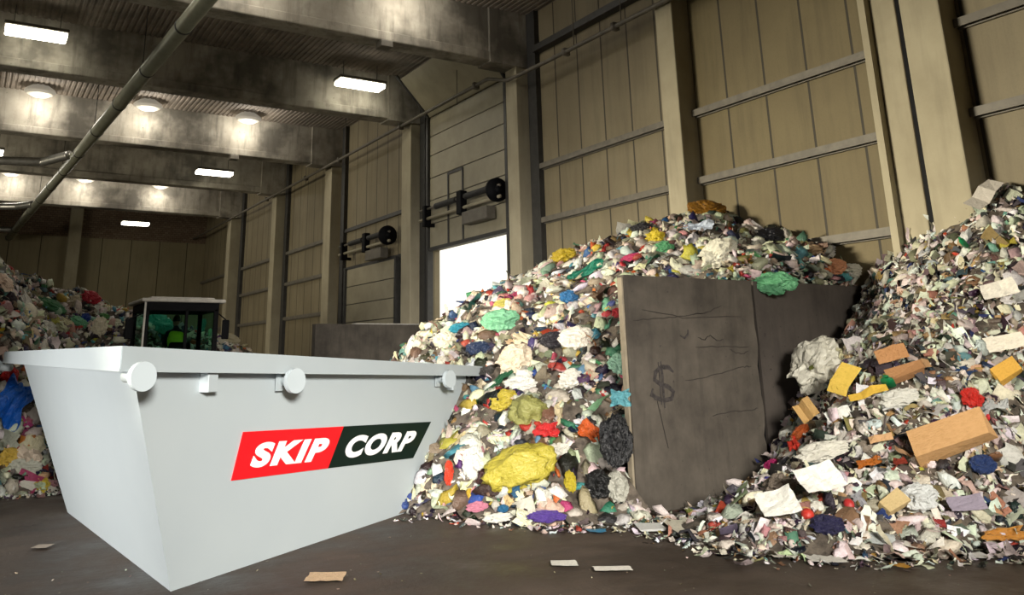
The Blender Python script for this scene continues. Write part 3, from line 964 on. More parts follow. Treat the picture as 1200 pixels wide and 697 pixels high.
LPOLY = [(1.5, 13.75), (1.95, 15.4), (2.55, 17.3), (2.85, 19.5), (2.95, 22.6), (3.3, 23.6), (5, 23.8), (7, 25), (9.6, 26.8), (8, 30), (3, 32), (-7.6, 32), (-7.6, 7.6), (-4, 7.6), (-1.9, 9.4), (-.9, 12.2), (-.4, 13.3)]
hL = heap('mixed_refuse_heap', LP, LPOLY, set(), .16, 'loose mixed waste piled behind the skip and around the loader, its unseen front added to shade the skip', 12.0, 1.4)


def bvh_of(objs):
    V_ = []; F_ = []
    for o in objs:
        k = len(V_); V_ += [o.matrix_world @ q.co for q in o.data.vertices]; F_ += [tuple(i + k for i in p.vertices) for p in o.data.polygons]
    return BVHTree.FromPolygons(V_, F_)


bpy.context.view_layer.update()
TM, TR, TL = bvh_of([hM]), bvh_of([hR]), bvh_of([hL])
OCC = bvh_of([o for o in bpy.data.objects if o.type == 'MESH' and o.parent is not None and (o.parent == skip or o.parent.name.startswith('concrete_divider')) or o in (hM, hR, hL)])
ORGV = Vector(ORG)


def surf_samples(o, n, rs, keep=None):
    me = o.data; ar = np.array([p.area for p in me.polygons]); ce = [p.center for p in me.polygons]
    if keep is not None: ar = ar * np.array([keep(c) for c in ce])
    idx = rs.choice(len(ar), size=n, p=ar / ar.sum())
    out = []
    for i in idx:
        p = me.polygons[i]; vs = [me.vertices[k].co for k in p.vertices]
        a, b_ = rs.rand(), rs.rand()
        q = vs[0].lerp(vs[1], a).lerp(vs[3].lerp(vs[2], a), b_)
        out.append((q.copy(), p.normal.copy()))
    return out


def basis(nrm, spin, tilt, r):
    n = (nrm + Vector((r.uniform(-tilt, tilt), r.uniform(-tilt, tilt), r.uniform(-tilt, tilt)))).normalized()
    t = n.cross(Vector((0, 0, 1)) if abs(n.z) < .9 else Vector((1, 0, 0))).normalized()
    t = Matrix.Rotation(spin, 3, n) @ t
    return Matrix((t, n.cross(t), n)).transposed()


PAL_MIX = [((232, 226, 208), 34), ((210, 202, 182), 16), ((244, 240, 230), 18), ((175, 165, 148), 8), ((205, 165, 150), 4), ((185, 60, 50), 3.2), ((210, 110, 55), 2), ((60, 90, 150), 3), ((100, 160, 175), 3.5), ((70, 130, 95), 3.5),
           ((140, 185, 155), 3.5), ((200, 178, 70), 3), ((30, 27, 28), 9), ((55, 42, 36), 5), ((125, 100, 78), 6), ((150, 138, 120), 6), ((185, 80, 115), 1.5), ((85, 68, 105), 1.5), ((30, 40, 66), 5)]
PAL_PAP = [((236, 231, 216), 34), ((208, 201, 186), 18), ((246, 243, 236), 28), ((168, 160, 146), 10), ((140, 112, 84), 6), ((188, 150, 110), 6), ((58, 54, 62), 10), ((34, 30, 30), 9), ((95, 88, 88), 9), ((180, 60, 50), 1.1), ((50, 68, 115), 2),
           ((200, 172, 80), 1.2), ((120, 160, 150), 1.5), ((200, 150, 140), 2)]


def pick(pal, r):
    t = r.uniform(0, sum(w for _, w in pal))
    for c, w in pal:
        t -= w
        if t <= 0: break
    k = r.uniform(.6, .98)
    return tuple(min(.92, q * k) for q in lin(tuple(min(250, max(0, a + r.uniform(-14, 14))) for a in c)))


BAGS_S = [bag_proto(s, 2, .6, False, .6) for s in range(14)]
SHEETS_S = [sheet_proto(40 + s, 4, rnd.uniform(.1, .6), rnd.uniform(.3, .7), rnd.choice((.35, .5, .7, .9)), .07) for s in range(14)]
CARDS_S = [card_proto(70 + s, True, .04, rnd.uniform(.3, .8)) for s in range(6)]
STRIPS_S = [strip_proto(90 + s, 7, rnd.uniform(.06, .2)) for s in range(8)]


def mass(name, samples, kinds, pal, smin, smax, mats, label, seed, lift=.06, parent=None):
    """thousands of loose scraps on one heap, one mesh"""
    r = random.Random(seed)
    VV = []; CC = []; loops = []; sizes = []; mi = []; base = 0
    for q, n in samples:
        if any((q - hl).length_squared < max(hs * .62, hm) ** 2 for hl, hs, hm in HEROES): continue
        t = r.uniform(0, 1); kk = None
        for pr, lst, mid, sq in kinds:
            t -= pr
            if t <= 0: kk = (lst, mid, sq); break
        if kk is None: kk = kinds[-1][1:]
        P, F_ = kk[0][r.randrange(len(kk[0]))]
        s = smin * (smax / smin) ** (r.random() ** 1.5) * kk[2]
        Mx = np.array(basis(n, r.uniform(0, 6.28), .75, r))
        st = np.array([r.uniform(.7, 1.3), r.uniform(.6, 1.1), r.uniform(.6, 1.1)])
        W_ = (P * st * s) @ Mx.T + np.array(q + n * r.uniform(-.02, lift))
        W_[:, 2] = np.maximum(W_[:, 2], .006)
        col = pick(pal, r)
        VV.append(W_); CC.append(np.tile(np.array([*col, 1.0]), (len(P), 1)))
        for f_ in F_:
            loops.extend([base + k for k in f_]); sizes.append(len(f_)); mi.append(kk[1])
        base += len(P)
    V_ = np.concatenate(VV).astype(np.float32); C_ = np.concatenate(CC).astype(np.float32)
    me = bpy.data.meshes.new(name); me.vertices.add(len(V_)); me.vertices.foreach_set('co', V_.ravel())
    sizes = np.array(sizes, np.int32); starts = np.concatenate([[0], np.cumsum(sizes)[:-1]]).astype(np.int32)
    me.loops.add(len(loops)); me.loops.foreach_set('vertex_index', np.array(loops, np.int32))
    me.polygons.add(len(sizes)); me.polygons.foreach_set('loop_start', starts); me.polygons.foreach_set('loop_total', sizes)
    me.polygons.foreach_set('material_index', np.array(mi, np.int32))
    for mm in mats: me.materials.append(mm)
    at = me.color_attributes.new('Col', 'FLOAT_COLOR', 'POINT'); at.data.foreach_set('color', C_.ravel())
    me.update(calc_edges=True)
    o = bpy.data.objects.new(name, me); COL.objects.link(o)
    tag(o, label, 'waste', kind='stuff')
    return o


# ------------------------------------------------------------------ counted pieces of waste
PROTO = {}
HEROES = []


def protos(kind, name, lst, mat, smooth=False):
    PROTO[kind] = (name, [mesh_from(name, p, mat, smooth) for p in lst])


protos('bag', 'plastic_bag', [bag_proto(200 + s, 3, .62, False, .55) for s in range(10)], MT['bag'])
protos('knotbag', 'tied_plastic_bag', [bag_proto(230 + s, 4, .75, True, .26) for s in range(5)], MT['bag'], True)
protos('bigbag', 'plastic_bag', [bag_proto(250 + s, 4, .65, False, .30) for s in range(8)], MT['bag'], False)
protos('film', 'plastic_film', [sheet_proto(300 + s, 12, rnd.uniform(.3, .8), .6, rnd.choice((.6, .8)), .2) for s in range(6)], MT['bag'])
protos('paper', 'paper_sheet', [sheet_proto(330 + s, 7, rnd.uniform(.1, .4), rnd.uniform(.1, .25), rnd.choice((.7, .75, 1)), .05) for s in range(8)], MT['paper'])
protos('card', 'cardboard_piece', [card_proto(360 + s, True, .03, rnd.uniform(.35, .75)) for s in range(6)], MT['card'])
protos('carton', 'cardboard_box', [box_proto(380 + s, .13, s % 2 == 0) for s in range(4)], MT['card'])
protos('box', 'cardboard_box', [box_proto(395, .14, False), box_proto(398, .16, False)], MT['card'])
protos('bottle', 'plastic_bottle', [lathe_proto(BOT, 14, .12, 1), lathe_proto(BOTN, 14, .3, 2)], MT['hard'], True)
protos('tub', 'plastic_tub', [lathe_proto(TUB, 20, .08, 3)], MT['hard'])
protos('ball', 'round_fruit', [(ico(3)[0] * np.array([1, 1, .92]), ico(3)[1])], MT['hard'], True)
protos('ring', 'plastic_ring', [lathe_proto([(.6, -.15), (1, -.15), (1, .15), (.6, .15), (.6, -.14)], 24, .1, 5)], MT['hard'])


def place(kind, loc, rot, size, col, label, cat, group=None, name=None):
    nm, ms = PROTO[kind]
    o = bpy.data.objects.new(name or nm, rnd.choice(ms)); COL.objects.link(o)
    o.matrix_world = Matrix.Translation(loc) @ rot.to_4x4() @ Matrix.Diagonal((*size, 1))
    o.color = (*col, 1)
    if group is None: HEROES.append((Vector(loc), max(size[0], size[1]) * .95, min(size[0], size[1]) * .8))
    tag(o, label, cat, group)
    return o


def hero(kind, px, py, w, h, col, label, cat, tree=None, name=None, up=0.35, aspect=None, flat=None, spin=None, floor=False, depth=None):
    """a single recognisable piece, resting on the heap where the photo shows it"""
    d = Vector(ray(px, py)).normalized()
    if floor:
        p = on(px, py, 2, 0.02); n = Vector((0, 0, 1))
    elif depth is not None:
        p = on(px, py, 1, depth); n = -d
    else:
        p, n, _, dist = tree.ray_cast(ORGV, d)
        if p is None:
            p, n, _, _ = tree.find_nearest(ORGV + d * 12)
        if n.dot(d) > 0: n = -n
    z = proj(p)[2]; sw = w * z / FPX / 2; sh = h * z / FPX / 2
    # local x runs across the view, local y up the slope, local z out of the heap
    if floor: zc = n
    else: zc = (n * .55 - d * .45 + Vector((0, 0, .15))).normalized()
    xr = Vector((WM[0][0], WM[0][1], WM[0][2])); xr = (xr - zc * xr.dot(zc)).normalized()
    R_ = Matrix((xr, zc.cross(xr), zc)).transposed()
    if spin: R_ = R_ @ Matrix.Rotation(spin, 3, 'Z')
    if floor:
        size = (sw, max(sw * .6, sh / max(.12, abs(d.z))) if h else sw, min(sw, sh) * .5)
        loc = p + Vector((0, 0, size[2] * .25))
    else:
        size = (sw, sh, min(sw, sh) * (flat if flat else .9)); loc = p + zc * (size[2] * up)
    return place(kind, loc, R_, size, lin(col), label, cat, None, name)


H = hero
# --- middle heap
H('knotbag', 612, 554, 72, 50, (182, 168, 66), 'large yellow see-through bag near the foot of the middle heap', 'bag', TM, spin=.2, up=.5)
H('knotbag', 621, 488, 42, 44, (150, 148, 86), 'olive knotted bag above the large yellow bag', 'bag', TM, up=.6)
H('bigbag', 590, 471, 40, 26, (190, 170, 60), 'dull yellow bag beside the olive knotted bag', 'bag', TM, spin=.3)
H('bigbag', 590, 358, 22, 18, (185, 175, 85), 'small pale yellow bag below the gate opening', 'bag', TM)
H('bigbag', 826, 251, 40, 24, (150, 105, 35), 'ochre bag on the very top of the middle heap', 'bag', TM, up=.9)
H('bigbag', 662, 304, 30, 20, (175, 150, 25), 'mustard yellow bag high on the left slope', 'bag', TM, up=.8)
H('film', 686, 322, 46, 16, (30, 120, 95), 'teal sheet of film lying high on the left slope', 'film', TM, spin=.4, up=.8)
H('bigbag', 588, 378, 44, 34, (120, 180, 140), 'light green see-through bag below the small pale yellow bag', 'bag', TM)
H('bigbag', 666, 352, 24, 20, (50, 110, 160), 'round blue bag in the upper middle of the slope', 'bag', TM, up=.7)
H('bigbag', 541, 388, 26, 18, (40, 130, 150), 'turquoise bag near the skip rim', 'bag', TM, up=.7)
H('bigbag', 497, 384, 20, 16, (185, 45, 60), 'red bag on the left tip of the middle heap', 'bag', TM, up=.8)
H('bigbag', 946, 301, 46, 22, (45, 95, 190), 'bright blue bag on the ridge behind the divider', 'bag', TM, up=.9)
H('bigbag', 841, 303, 60, 34, (228, 224, 205), 'large white bag resting behind the divider top', 'bag', TM, up=.7, spin=.5)
H('bigbag', 870, 309, 18, 30, (215, 80, 50), 'orange-red bag just above the divider top', 'bag', TM, up=.9)
H('bigbag', 883, 308, 16, 26, (70, 130, 80), 'green bag beside the orange-red bag above the divider', 'bag', TM, up=.9)
H('bigbag', 902, 280, 50, 20, (28, 28, 34), 'glossy black bag on the ridge of the middle heap', 'bag', TM, up=.9)
H('bigbag', 752, 270, 30, 14, (34, 32, 36), 'black bag on the ridge left of the ochre bag', 'bag', TM, up=.9)
H('bigbag', 768, 282, 28, 18, (220, 195, 55), 'bright yellow bag below the ridge', 'bag', TM, up=.8)
H('bigbag', 778, 294, 26, 18, (95, 165, 115), 'mint green bag below the bright yellow ridge bag', 'bag', TM, up=.8)
H('film', 818, 270, 34, 16, (205, 215, 230), 'pale bluish film lying under the ochre bag', 'film', TM, up=.9)
H('bigbag', 722, 518, 34, 58, (12, 12, 15), 'tall black bag leaning by the edge of the concrete divider', 'bag', TM, up=.8, depth=7.95)
H('bigbag', 700, 572, 40, 36, (18, 18, 18), 'dark bag slumped below the tall black bag', 'bag', TM, up=.5)
H('bigbag', 722, 575, 32, 40, (180, 178, 165), 'greyish clear bag at the foot of the divider edge', 'bag', TM, up=.6)
H('bigbag', 641, 608, 36, 17, (85, 60, 140), 'purple bag lying at the foot of the middle heap', 'bag', TM, up=.6)
H('film', 641, 508, 28, 20, (205, 50, 50), 'red printed wrapper above the large yellow bag', 'wrapper', TM, up=.9)
H('bigbag', 668, 567, 14, 30, (195, 175, 50), 'narrow yellow bag right of the large yellow bag', 'bag', TM, up=.8)
H('bigbag', 605, 428, 54, 40, (222, 205, 180), 'cream rolled bag curving above the skip corner', 'bag', TM, up=.6, spin=.6)
H('bigbag', 677, 400, 40, 34, (228, 220, 205), 'big white bag in the middle of the slope', 'bag', TM, up=.6)
H('bigbag', 610, 455, 40, 22, (235, 232, 222), 'white bag lying above the olive knotted bag', 'bag', TM, up=.7)
H('film', 727, 467, 22, 22, (110, 175, 185), 'turquoise crumpled film by the divider edge', 'film', TM, up=.9, depth=7.9)
H('bigbag', 727, 430, 22, 30, (160, 205, 180), 'pale mint bag by the divider edge', 'bag', TM, up=.8)
H('bigbag', 724, 370, 16, 14, (150, 30, 40), 'dark red bag by the upper divider edge', 'bag', TM, up=.9)
H('bigbag', 648, 402, 32, 20, (38, 34, 40), 'dark grey bag in the centre of the slope', 'bag', TM, up=.8)
H('bigbag', 560, 412, 34, 18, (35, 50, 80), 'navy bag just above the skip rim', 'bag', TM, up=.8)
H('bigbag', 522, 402, 30, 20, (225, 215, 190), 'cream bag just above the skip rim', 'bag', TM, up=.7)
H('film', 590, 447, 46, 16, (40, 90, 60), 'dark green striped film beside the skip corner', 'film', TM, up=.9, spin=.7)
H('bigbag', 555, 545, 24, 44, (228, 226, 215), 'white bag behind the lower corner of the skip', 'bag', TM, up=.6)
H('bigbag', 527, 556, 12, 34, (215, 70, 45), 'orange-red film beside the lower corner of the skip', 'bag', TM, up=.9)
H('film', 690, 510, 20, 44, (205, 95, 40), 'orange wrapper strip on the lower slope', 'wrapper', TM, up=.9, spin=.9)
H('bigbag', 655, 530, 26, 20, (235, 230, 215), 'white bag between the red wrapper and the yellow bag', 'bag', TM, up=.7)
H('bigbag', 670, 448, 36, 26, (226, 222, 210), 'white bag low in the middle of the slope', 'bag', TM, up=.6)
H('bigbag', 742, 305, 22, 12, (190, 60, 100), 'pink bag below the ridge by the divider corner', 'bag', TM, up=.9)
H('bigbag', 950, 322, 18, 14, (215, 145, 50), 'orange bag on the divider top right of the green bag', 'bag', TM, up=1.2)
H('bigbag', 560, 596, 30, 14, (205, 130, 150), 'pink bag at the foot of the middle heap by the skip', 'bag', TM, up=.7)
H('bigbag', 585, 609, 34, 14, (225, 222, 210), 'white bag lying at the foot of the middle heap', 'bag', TM, up=.7)
H('bigbag', 590, 598, 16, 10, (50, 110, 150), 'blue bottle-sized bag at the foot of the middle heap', 'bag', TM, up=.9)
H('bigbag', 978, 313, 30, 20, (214, 150, 110), 'salmon bag on the divider top near the wall', 'bag', TM, depth=8.2, up=.5)
H('bigbag', 1000, 318, 30, 20, (226, 220, 200), 'cream bag on the divider top, last before the paper heap', 'bag', TM, depth=8.2, up=.5)
H('bigbag', 962, 297, 34, 18, (232, 226, 214), 'white bag beside the bright blue bag on the ridge', 'bag', TM, depth=8.6, up=.5)
H('bigbag', 922, 300, 30, 18, (190, 60, 55), 'red bag left of the bright blue bag on the ridge', 'bag', TM, depth=8.8, up=.5)
# hangs over the top of the divider
o = H('bigbag', 908, 332, 40, 30, (95, 160, 115), 'green bag hanging over the top edge of the concrete divider', 'bag', TM, depth=7.98, up=.2)
# --- right heap
H('bottle', 1088, 262, 22, 20, (20, 130, 80), 'green plastic bottle on the crest against the column', 'bottle', TR, spin=1.3, up=1.6)
H('card', 1160, 237, 44, 34, (185, 178, 168), 'large grey board sticking out of the crest', 'board', TR, up=1.0, spin=.5)
H('bigbag', 968, 440, 84, 62, (226, 222, 206), 'big cloudy white sheet bag spilling beside the divider', 'bag', TR, up=.9, spin=.6)
H('bigbag', 936, 452, 34, 34, (215, 214, 205), 'puffed white bag at the left end of the cloudy one', 'bag', TR, up=1.0)
H('film', 942, 420, 22, 22, (105, 110, 50), 'olive leafy wrapper standing above the cloudy white bag', 'wrapper', TR, up=2.6)
H('card', 1000, 456, 40, 40, (225, 190, 85), 'yellow card with a torn edge beside the cloudy bag', 'card', TR, up=1.4, spin=.7, flat=.8)
H('card', 1021, 467, 44, 20, (215, 175, 65), 'flat yellow card below the green bottle', 'card', TR, up=1.4)
H('bottle', 1043, 453, 22, 48, (20, 110, 65), 'dark green bottle lying by the brown cardboard', 'bottle', TR, spin=1.2, up=1.0)
H('card', 1049, 424, 34, 26, (176, 128, 84), 'brown folded cardboard above the dark green bottle', 'cardboard', TR, up=1.6)
H('box', 1062, 443, 40, 22, (168, 122, 80), 'brown crushed box beside the dark green bottle', 'box', TR, up=1.0)
H('card', 1082, 434, 18, 22, (178, 138, 96), 'small tan cardboard right of the crushed box', 'cardboard', TR, up=1.6)
H('card', 952, 491, 22, 50, (205, 165, 105), 'long tan cardboard strip standing beside the divider', 'cardboard', TR, up=2.0, spin=.25)
H('box', 1115, 521, 84, 44, (190, 148, 100), 'large open tan cardboard box in the middle of the paper heap', 'box', TR, up=1.0, spin=.1)
H('carton', 1045, 595, 30, 24, (205, 180, 130), 'small cream carton near the foot of the paper heap', 'box', TR, up=1.0, spin=.5)
H('box', 1178, 440, 30, 24, (215, 165, 70), 'orange-yellow carton near the right picture edge', 'box', TR, up=1.0, spin=.4)
H('bigbag', 1137, 473, 26, 26, (205, 45, 35), 'bright red bag on the paper heap', 'bag', TR, up=1.1)
H('bottle', 1156, 492, 10, 22, (200, 35, 45), 'small red bottle right of the bright red bag', 'bottle', TR, up=1.4)
H('bigbag', 968, 622, 40, 28, (38, 36, 70), 'dark blue bag near the foot of the paper heap', 'bag', TR, up=.8)
H('ball', 946, 612, 15, 15, (190, 55, 45), 'round red fruit on the white papers', 'fruit', TR, up=1.6)
H('ball', 996, 596, 12, 14, (175, 45, 45), 'smaller round red fruit right of the dark blue bag', 'fruit', TR, up=1.6)
H('paper', 948, 592, 52, 46, (232, 230, 220), 'large white sheet of paper tilted near the foot', 'paper', TR, up=2.4, spin=.3)
H('paper', 912, 607, 44, 34, (226, 224, 214), 'white sheet beside the large tilted one', 'paper', TR, up=1.8, spin=.1)
H('card', 922, 601, 10, 22, (200, 150, 70), 'thin ochre card strip on the white sheets', 'card', TR, up=4.5)
H('bigbag', 944, 512, 28, 16, (190, 95, 45), 'rust orange bag beside the tan cardboard strip', 'bag', TR, up=1.2)
H('bigbag', 908, 551, 22, 16, (190, 45, 110), 'magenta bag near the divider base', 'bag', TR, up=1.2)
H('bigbag', 916, 577, 40, 34, (120, 108, 95), 'grey-brown bag near the divider base', 'bag', TR, up=.8)
H('bigbag', 846, 579, 16, 13, (25, 105, 85), 'dark teal bag at the foot of the divider', 'bag', TR, up=1.0, floor=True)
H('box', 842, 607, 12, 8, (190, 50, 40), 'small red box on the ground before the divider', 'box', TR, floor=True)
H('box', 761, 618, 30, 10, (225, 225, 220), 'white foam box at the foot of the divider edge', 'box', TR, floor=True)
H('bigbag', 816, 604, 16, 14, (205, 220, 110), 'lime green bag on the ground before the divider', 'bag', TR, floor=True)
H('paper', 800, 618, 34, 24, (222, 216, 196), 'cream torn paper before the divider', 'paper', TR, floor=True)
H('film', 1020, 548, 26, 12, (205, 120, 50), 'orange wrapper left of the big tan box', 'wrapper', TR, up=2.0)
H('card', 1035, 520, 26, 20, (208, 165, 120), 'tan card just left of the big tan box', 'card', TR, up=1.6)
H('bigbag', 965, 535, 60, 26, (230, 226, 212), 'long white crumpled bag below the tan strip', 'bag', TR, up=.9)
H('film', 938, 532, 12, 22, (205, 60, 45), 'red and white tape on the long white bag', 'tape', TR, up=3.0)
H('paper', 1130, 598, 40, 18, (150, 140, 155), 'lilac grey newspaper fold near the lower right', 'newspaper', TR, up=2.0)
H('paper', 1178, 410, 40, 24, (222, 214, 198), 'folded newspaper high on the right slope', 'newspaper', TR, up=2.0)
H('paper', 1175, 350, 36, 28, (218, 212, 200), 'pale folded newspaper below the crest', 'newspaper', TR, up=2.0)
H('bottle', 1165, 538, 18, 46, (120, 85, 60), 'brown cardboard tube lying right of the big tan box', 'tube', TR, spin=1.5, up=1.0, name='cardboard_tube')
H('bigbag', 1078, 590, 40, 40, (222, 224, 222), 'bluish white bag in the lower middle of the paper heap', 'bag', TR, up=.8)
H('film', 1175, 633, 46, 18, (215, 150, 70), 'orange and yellow wrapper at the lower right foot', 'wrapper', TR, up=1.5)
H('bigbag', 1150, 548, 30, 22, (42, 62, 110), 'dark blue bag below the cardboard tube', 'bag', TR, up=.9)
H('bottle', 1122, 300, 10, 24, (190, 70, 50), 'red-brown bottle below the crest', 'bottle', TR, up=1.2, spin=.9)
H('bigbag', 1055, 472, 44, 24, (228, 226, 216), 'white bag below the brown crushed box', 'bag', TR, up=.9)
# --- left heap behind the skip
H('film', 33, 329, 30, 14, (75, 150, 180), 'sky blue sheet near the top of the left heap', 'film', TL, up=1.5)
H('bigbag', 58, 360, 32, 14, (70, 130, 85), 'green bag on the left heap above the skip', 'bag', TL, up=.9)
H('bigbag', 104, 351, 28, 16, (190, 45, 60), 'red bag near the right shoulder of the left heap', 'bag', TL, up=.9)
H('card', 116, 340, 18, 16, (30, 34, 34), 'black square board standing on the left heap', 'board', TL, up=2.0, spin=.8)
H('bigbag', 99, 375, 14, 12, (30, 60, 140), 'deep blue bag beside the cab of the loader', 'bag', TL, up=1.0)
H('bigbag', 115, 387, 20, 30, (215, 205, 180), 'cream bag left of the loader mirror', 'bag', TL, up=.8)
H('bigbag', 8, 319, 14, 10, (190, 35, 40), 'bright red bag at the top left corner of the left heap', 'bag', TL, up=1.0)
H('bigbag', 90, 380, 22, 14, (110, 175, 135), 'mint bag left of the cream bag', 'bag', TL, up=.9)
H('bigbag', 8, 345, 14, 12, (215, 120, 60), 'orange bag on the left heap at the picture edge', 'bag', TL, up=1.0)
H('bigbag', 52, 388, 26, 20, (225, 222, 212), 'white bag on the left heap above the skip rim', 'bag', TL, up=.8)
H('film', 10, 478, 34, 74, (25, 95, 190), 'long blue sheet hanging beside the left end of the skip', 'film', TL, up=1.0)
H('bigbag', 8, 446, 20, 24, (200, 40, 40), 'red bag above the long blue sheet', 'bag', TL, up=.9)
H('bigbag', 8, 540, 30, 26, (215, 180, 80), 'pale yellow bag at the foot of the left heap', 'bag', TL, up=.6)
H('bigbag', 30, 552, 36, 26, (205, 205, 190), 'greyish white bag at the foot of the left heap', 'bag', TL, up=.6)
H('bigbag', 50, 558, 22, 18, (40, 38, 60), 'dark navy bag at the foot of the left heap beside the skip', 'bag', TL, up=.9)
H('bigbag', 46, 572, 40, 12, (222, 218, 205), 'white flattened bag on the ground by the left heap', 'bag', TL, up=.5)
H('bigbag', 183, 388, 30, 34, (60, 150, 130), 'teal see-through bag behind the loader cab window', 'bag', TL, up=.9)
H('bigbag', 234, 388, 10, 34, (50, 130, 110), 'teal strip of film behind the right cab window', 'bag', TL, up=.9)
H('bigbag', 268, 400, 22, 14, (190, 180, 150), 'beige bag on the far heap right of the loader', 'bag', TL, up=.8)
# --- single scraps on the floor
H('paper', 382, 676, 44, 12, (205, 175, 140), 'printed leaflet lying on the ground below the skip logo', 'leaflet', None, floor=True)
H('paper', 661, 660, 30, 8, (228, 224, 212), 'small white paper on the ground before the middle heap', 'paper', None, floor=True)
H('paper', 718, 666, 44, 6, (232, 226, 214), 'long white paper on the ground before the divider', 'paper', None, floor=True)
H('paper', 50, 640, 18, 5, (165, 150, 135), 'lone pale paper on the ground left of the skip', 'paper', None, floor=True)
H('film', 1056, 663, 18, 6, (215, 155, 30), 'small orange-yellow scrap on the ground before the paper heap', 'wrapper', None, floor=True)
H('paper', 958, 651, 40, 14, (228, 224, 214), 'white sheet at the very foot of the paper heap', 'paper', None, floor=True)
H('paper', 1040, 645, 40, 10, (226, 222, 210), 'creased white paper at the foot of the paper heap', 'paper', None, floor=True)
H('paper', 1145, 651, 26, 7, (222, 220, 214), 'white scrap on the ground at the lower right', 'paper', None, floor=True)
H('paper', 915, 648, 30, 9, (215, 208, 196), 'grey-white paper left of the foot sheet', 'paper', None, floor=True)
H('film', 700, 622, 22, 5, (60, 140, 180), 'small blue wrapper on the ground at the divider edge', 'wrapper', None, floor=True)

MM = [MT['mass_bag'], MT['mass_paper']]
seen_M = lambda c: 1.0 if (c.y < 15 or c.x < 9.5) and c.z > .02 else .35
K_MIX = [(.62, BAGS_S, 0, .8), (.22, SHEETS_S, 0, 1.0), (.08, CARDS_S, 1, .8), (.08, STRIPS_S, 0, 1.3)]
K_PAP = [(.26, BAGS_S, 0, .75), (.38, SHEETS_S, 1, 1.1), (.22, CARDS_S, 1, .9), (.14, STRIPS_S, 1, 1.4)]
mass('loose_refuse', surf_samples(hM, 21000, nrs, seen_M), K_MIX, PAL_MIX, .034, .20, MM, 'small crumpled scraps of film, foil and paper covering the middle waste heap', 21, .09)
mass('loose_paper', surf_samples(hR, 19000, nrs), K_PAP, PAL_PAP, .028, .15, MM, 'small torn papers and packaging scraps covering the right waste heap', 22, .08)
mass('loose_refuse', surf_samples(hL, 13500, nrs, lambda c: 1.0 if c.x > -1.5 and c.y < 28 else .15), K_MIX, PAL_MIX, .05, .20, MM, 'small crumpled scraps covering the waste heap behind the skip', 23, .1)


top_ = [(Vector((11.37 - 2.5 * rnd.random() ** 1.4, rnd.uniform(8.12, 8.45), 2.66 + rnd.uniform(0, .12) + max(0, rnd.uniform(-.1, .3)))), Vector((0, -.3, 1)).normalized()) for _ in range(560)]
mass('loose_refuse', top_, K_MIX, PAL_MIX, .04, .14, MM, 'small scraps lying along the top edge of the second divider slab', 26, .05)


# grit and scraps along the feet of the heaps
def foot(n, seed):
    r = random.Random(seed); out = []
    lines = [[(4.5, 9.2), (5.0, 8.35), (5.5, 7.75), (6.1, 7.45), (6.6, 7.4), (6.9, 7.5)], [(6.7, 7.75), (6.3, 7.2), (6.0, 6.6), (6.1, 5.75), (6.65, 5.05), (7.4, 4.75), (8.2, 4.4), (9.2, 3.9)], [(6.5, 7.3), (7.2, 7.4), (8.2, 7.5)], [(-.5, 13.3), (.7, 13.6), (1.5, 13.6)]]
    for _ in range(n):
        L = r.choice(lines); k = r.randrange(len(L) - 1); t = r.random()
        x = L[k][0] * (1 - t) + L[k + 1][0] * t; y = L[k][1] * (1 - t) + L[k + 1][1] * t
        out.append((Vector((x + r.gauss(0, .13), y + r.gauss(0, .12), .015)), Vector((0, 0, 1))))
    return out


K_FLAT = [(.55, SHEETS_S, 1, .9), (.25, CARDS_S, 1, .8), (.2, BAGS_S, 0, .5)]
PAL_FOOT = [(c, w) for c, w in PAL_PAP]
mass('scattered_scraps', foot(1100, 5), K_FLAT, PAL_FOOT, .02, .085, MM, 'torn scraps spread on the ground along the feet of the heaps', 24, .02)
tiny = [(on(rnd.uniform(-20, 1220), rnd.uniform(625, 697), 2, .008), Vector((0, 0, 1))) for _ in range(240)]
mass('floor_grit', tiny, [(1, SHEETS_S, 1, .5)], [((190, 180, 160), 3), ((110, 95, 80), 4)], .008, .03, MM, 'tiny crumbs of litter lying on the dark ground', 25, .003)

# --- generic counted pieces, each an object of its own
CN = {'white': (222, 214, 190), 'cream': (208, 190, 152), 'grey': (170, 165, 152), 'green': (95, 155, 110), 'blue': (70, 115, 165), 'red': (190, 60, 48), 'yellow': (205, 180, 65), 'black': (30, 29, 33), 'pink': (208, 150, 145), 'turquoise': (95, 175, 180), 'brown': (120, 88, 60), 'tan': (188, 148, 104)}
WORD = {'M': 'the middle waste heap', 'R': 'the right paper heap', 'L': 'the waste heap behind the skip'}


def visible(p, eps=.35):
    x, y, z = proj(p)
    if not (-10 < x < 1210 and -10 < y < 707) or z < 1: return False
    d = (p - ORGV); L = d.length
    h = OCC.ray_cast(ORGV, d.normalized(), L)
    return h[0] is None or h[3] > L - eps


def scatter(o, key, n, menu, seed, keep=None):
    r = random.Random(seed); S_ = surf_samples(o, n * 14, nrs, keep); k = 0
    for q, nn in S_:
        if k >= n: break
        if not visible(q): continue
        t = r.uniform(0, sum(m_[0] for m_ in menu))
        for m_ in menu:
            t -= m_[0]
            if t <= 0: break
        _, kind, cname, smin, smax, what, cat = m_
        s = r.uniform(smin, smax)
        rot = basis(nn, r.uniform(0, 6.28), .5, r)
        sz = (s * r.uniform(.8, 1.2), s * r.uniform(.7, 1.1), s * r.uniform(.7, 1.0))
        c = lin(tuple(min(250, max(0, a + r.uniform(-12, 12))) for a in CN[cname]))
        c = tuple(a * r.uniform(.85, 1.05) for a in c)
        lb = what.replace('#', cname) + ' in ' + WORD[key]
        place(kind, q + nn * (s * .35 + .02), rot, sz, c, lb, cat, what.replace('#', cname) + 's on ' + WORD[key])
        k += 1


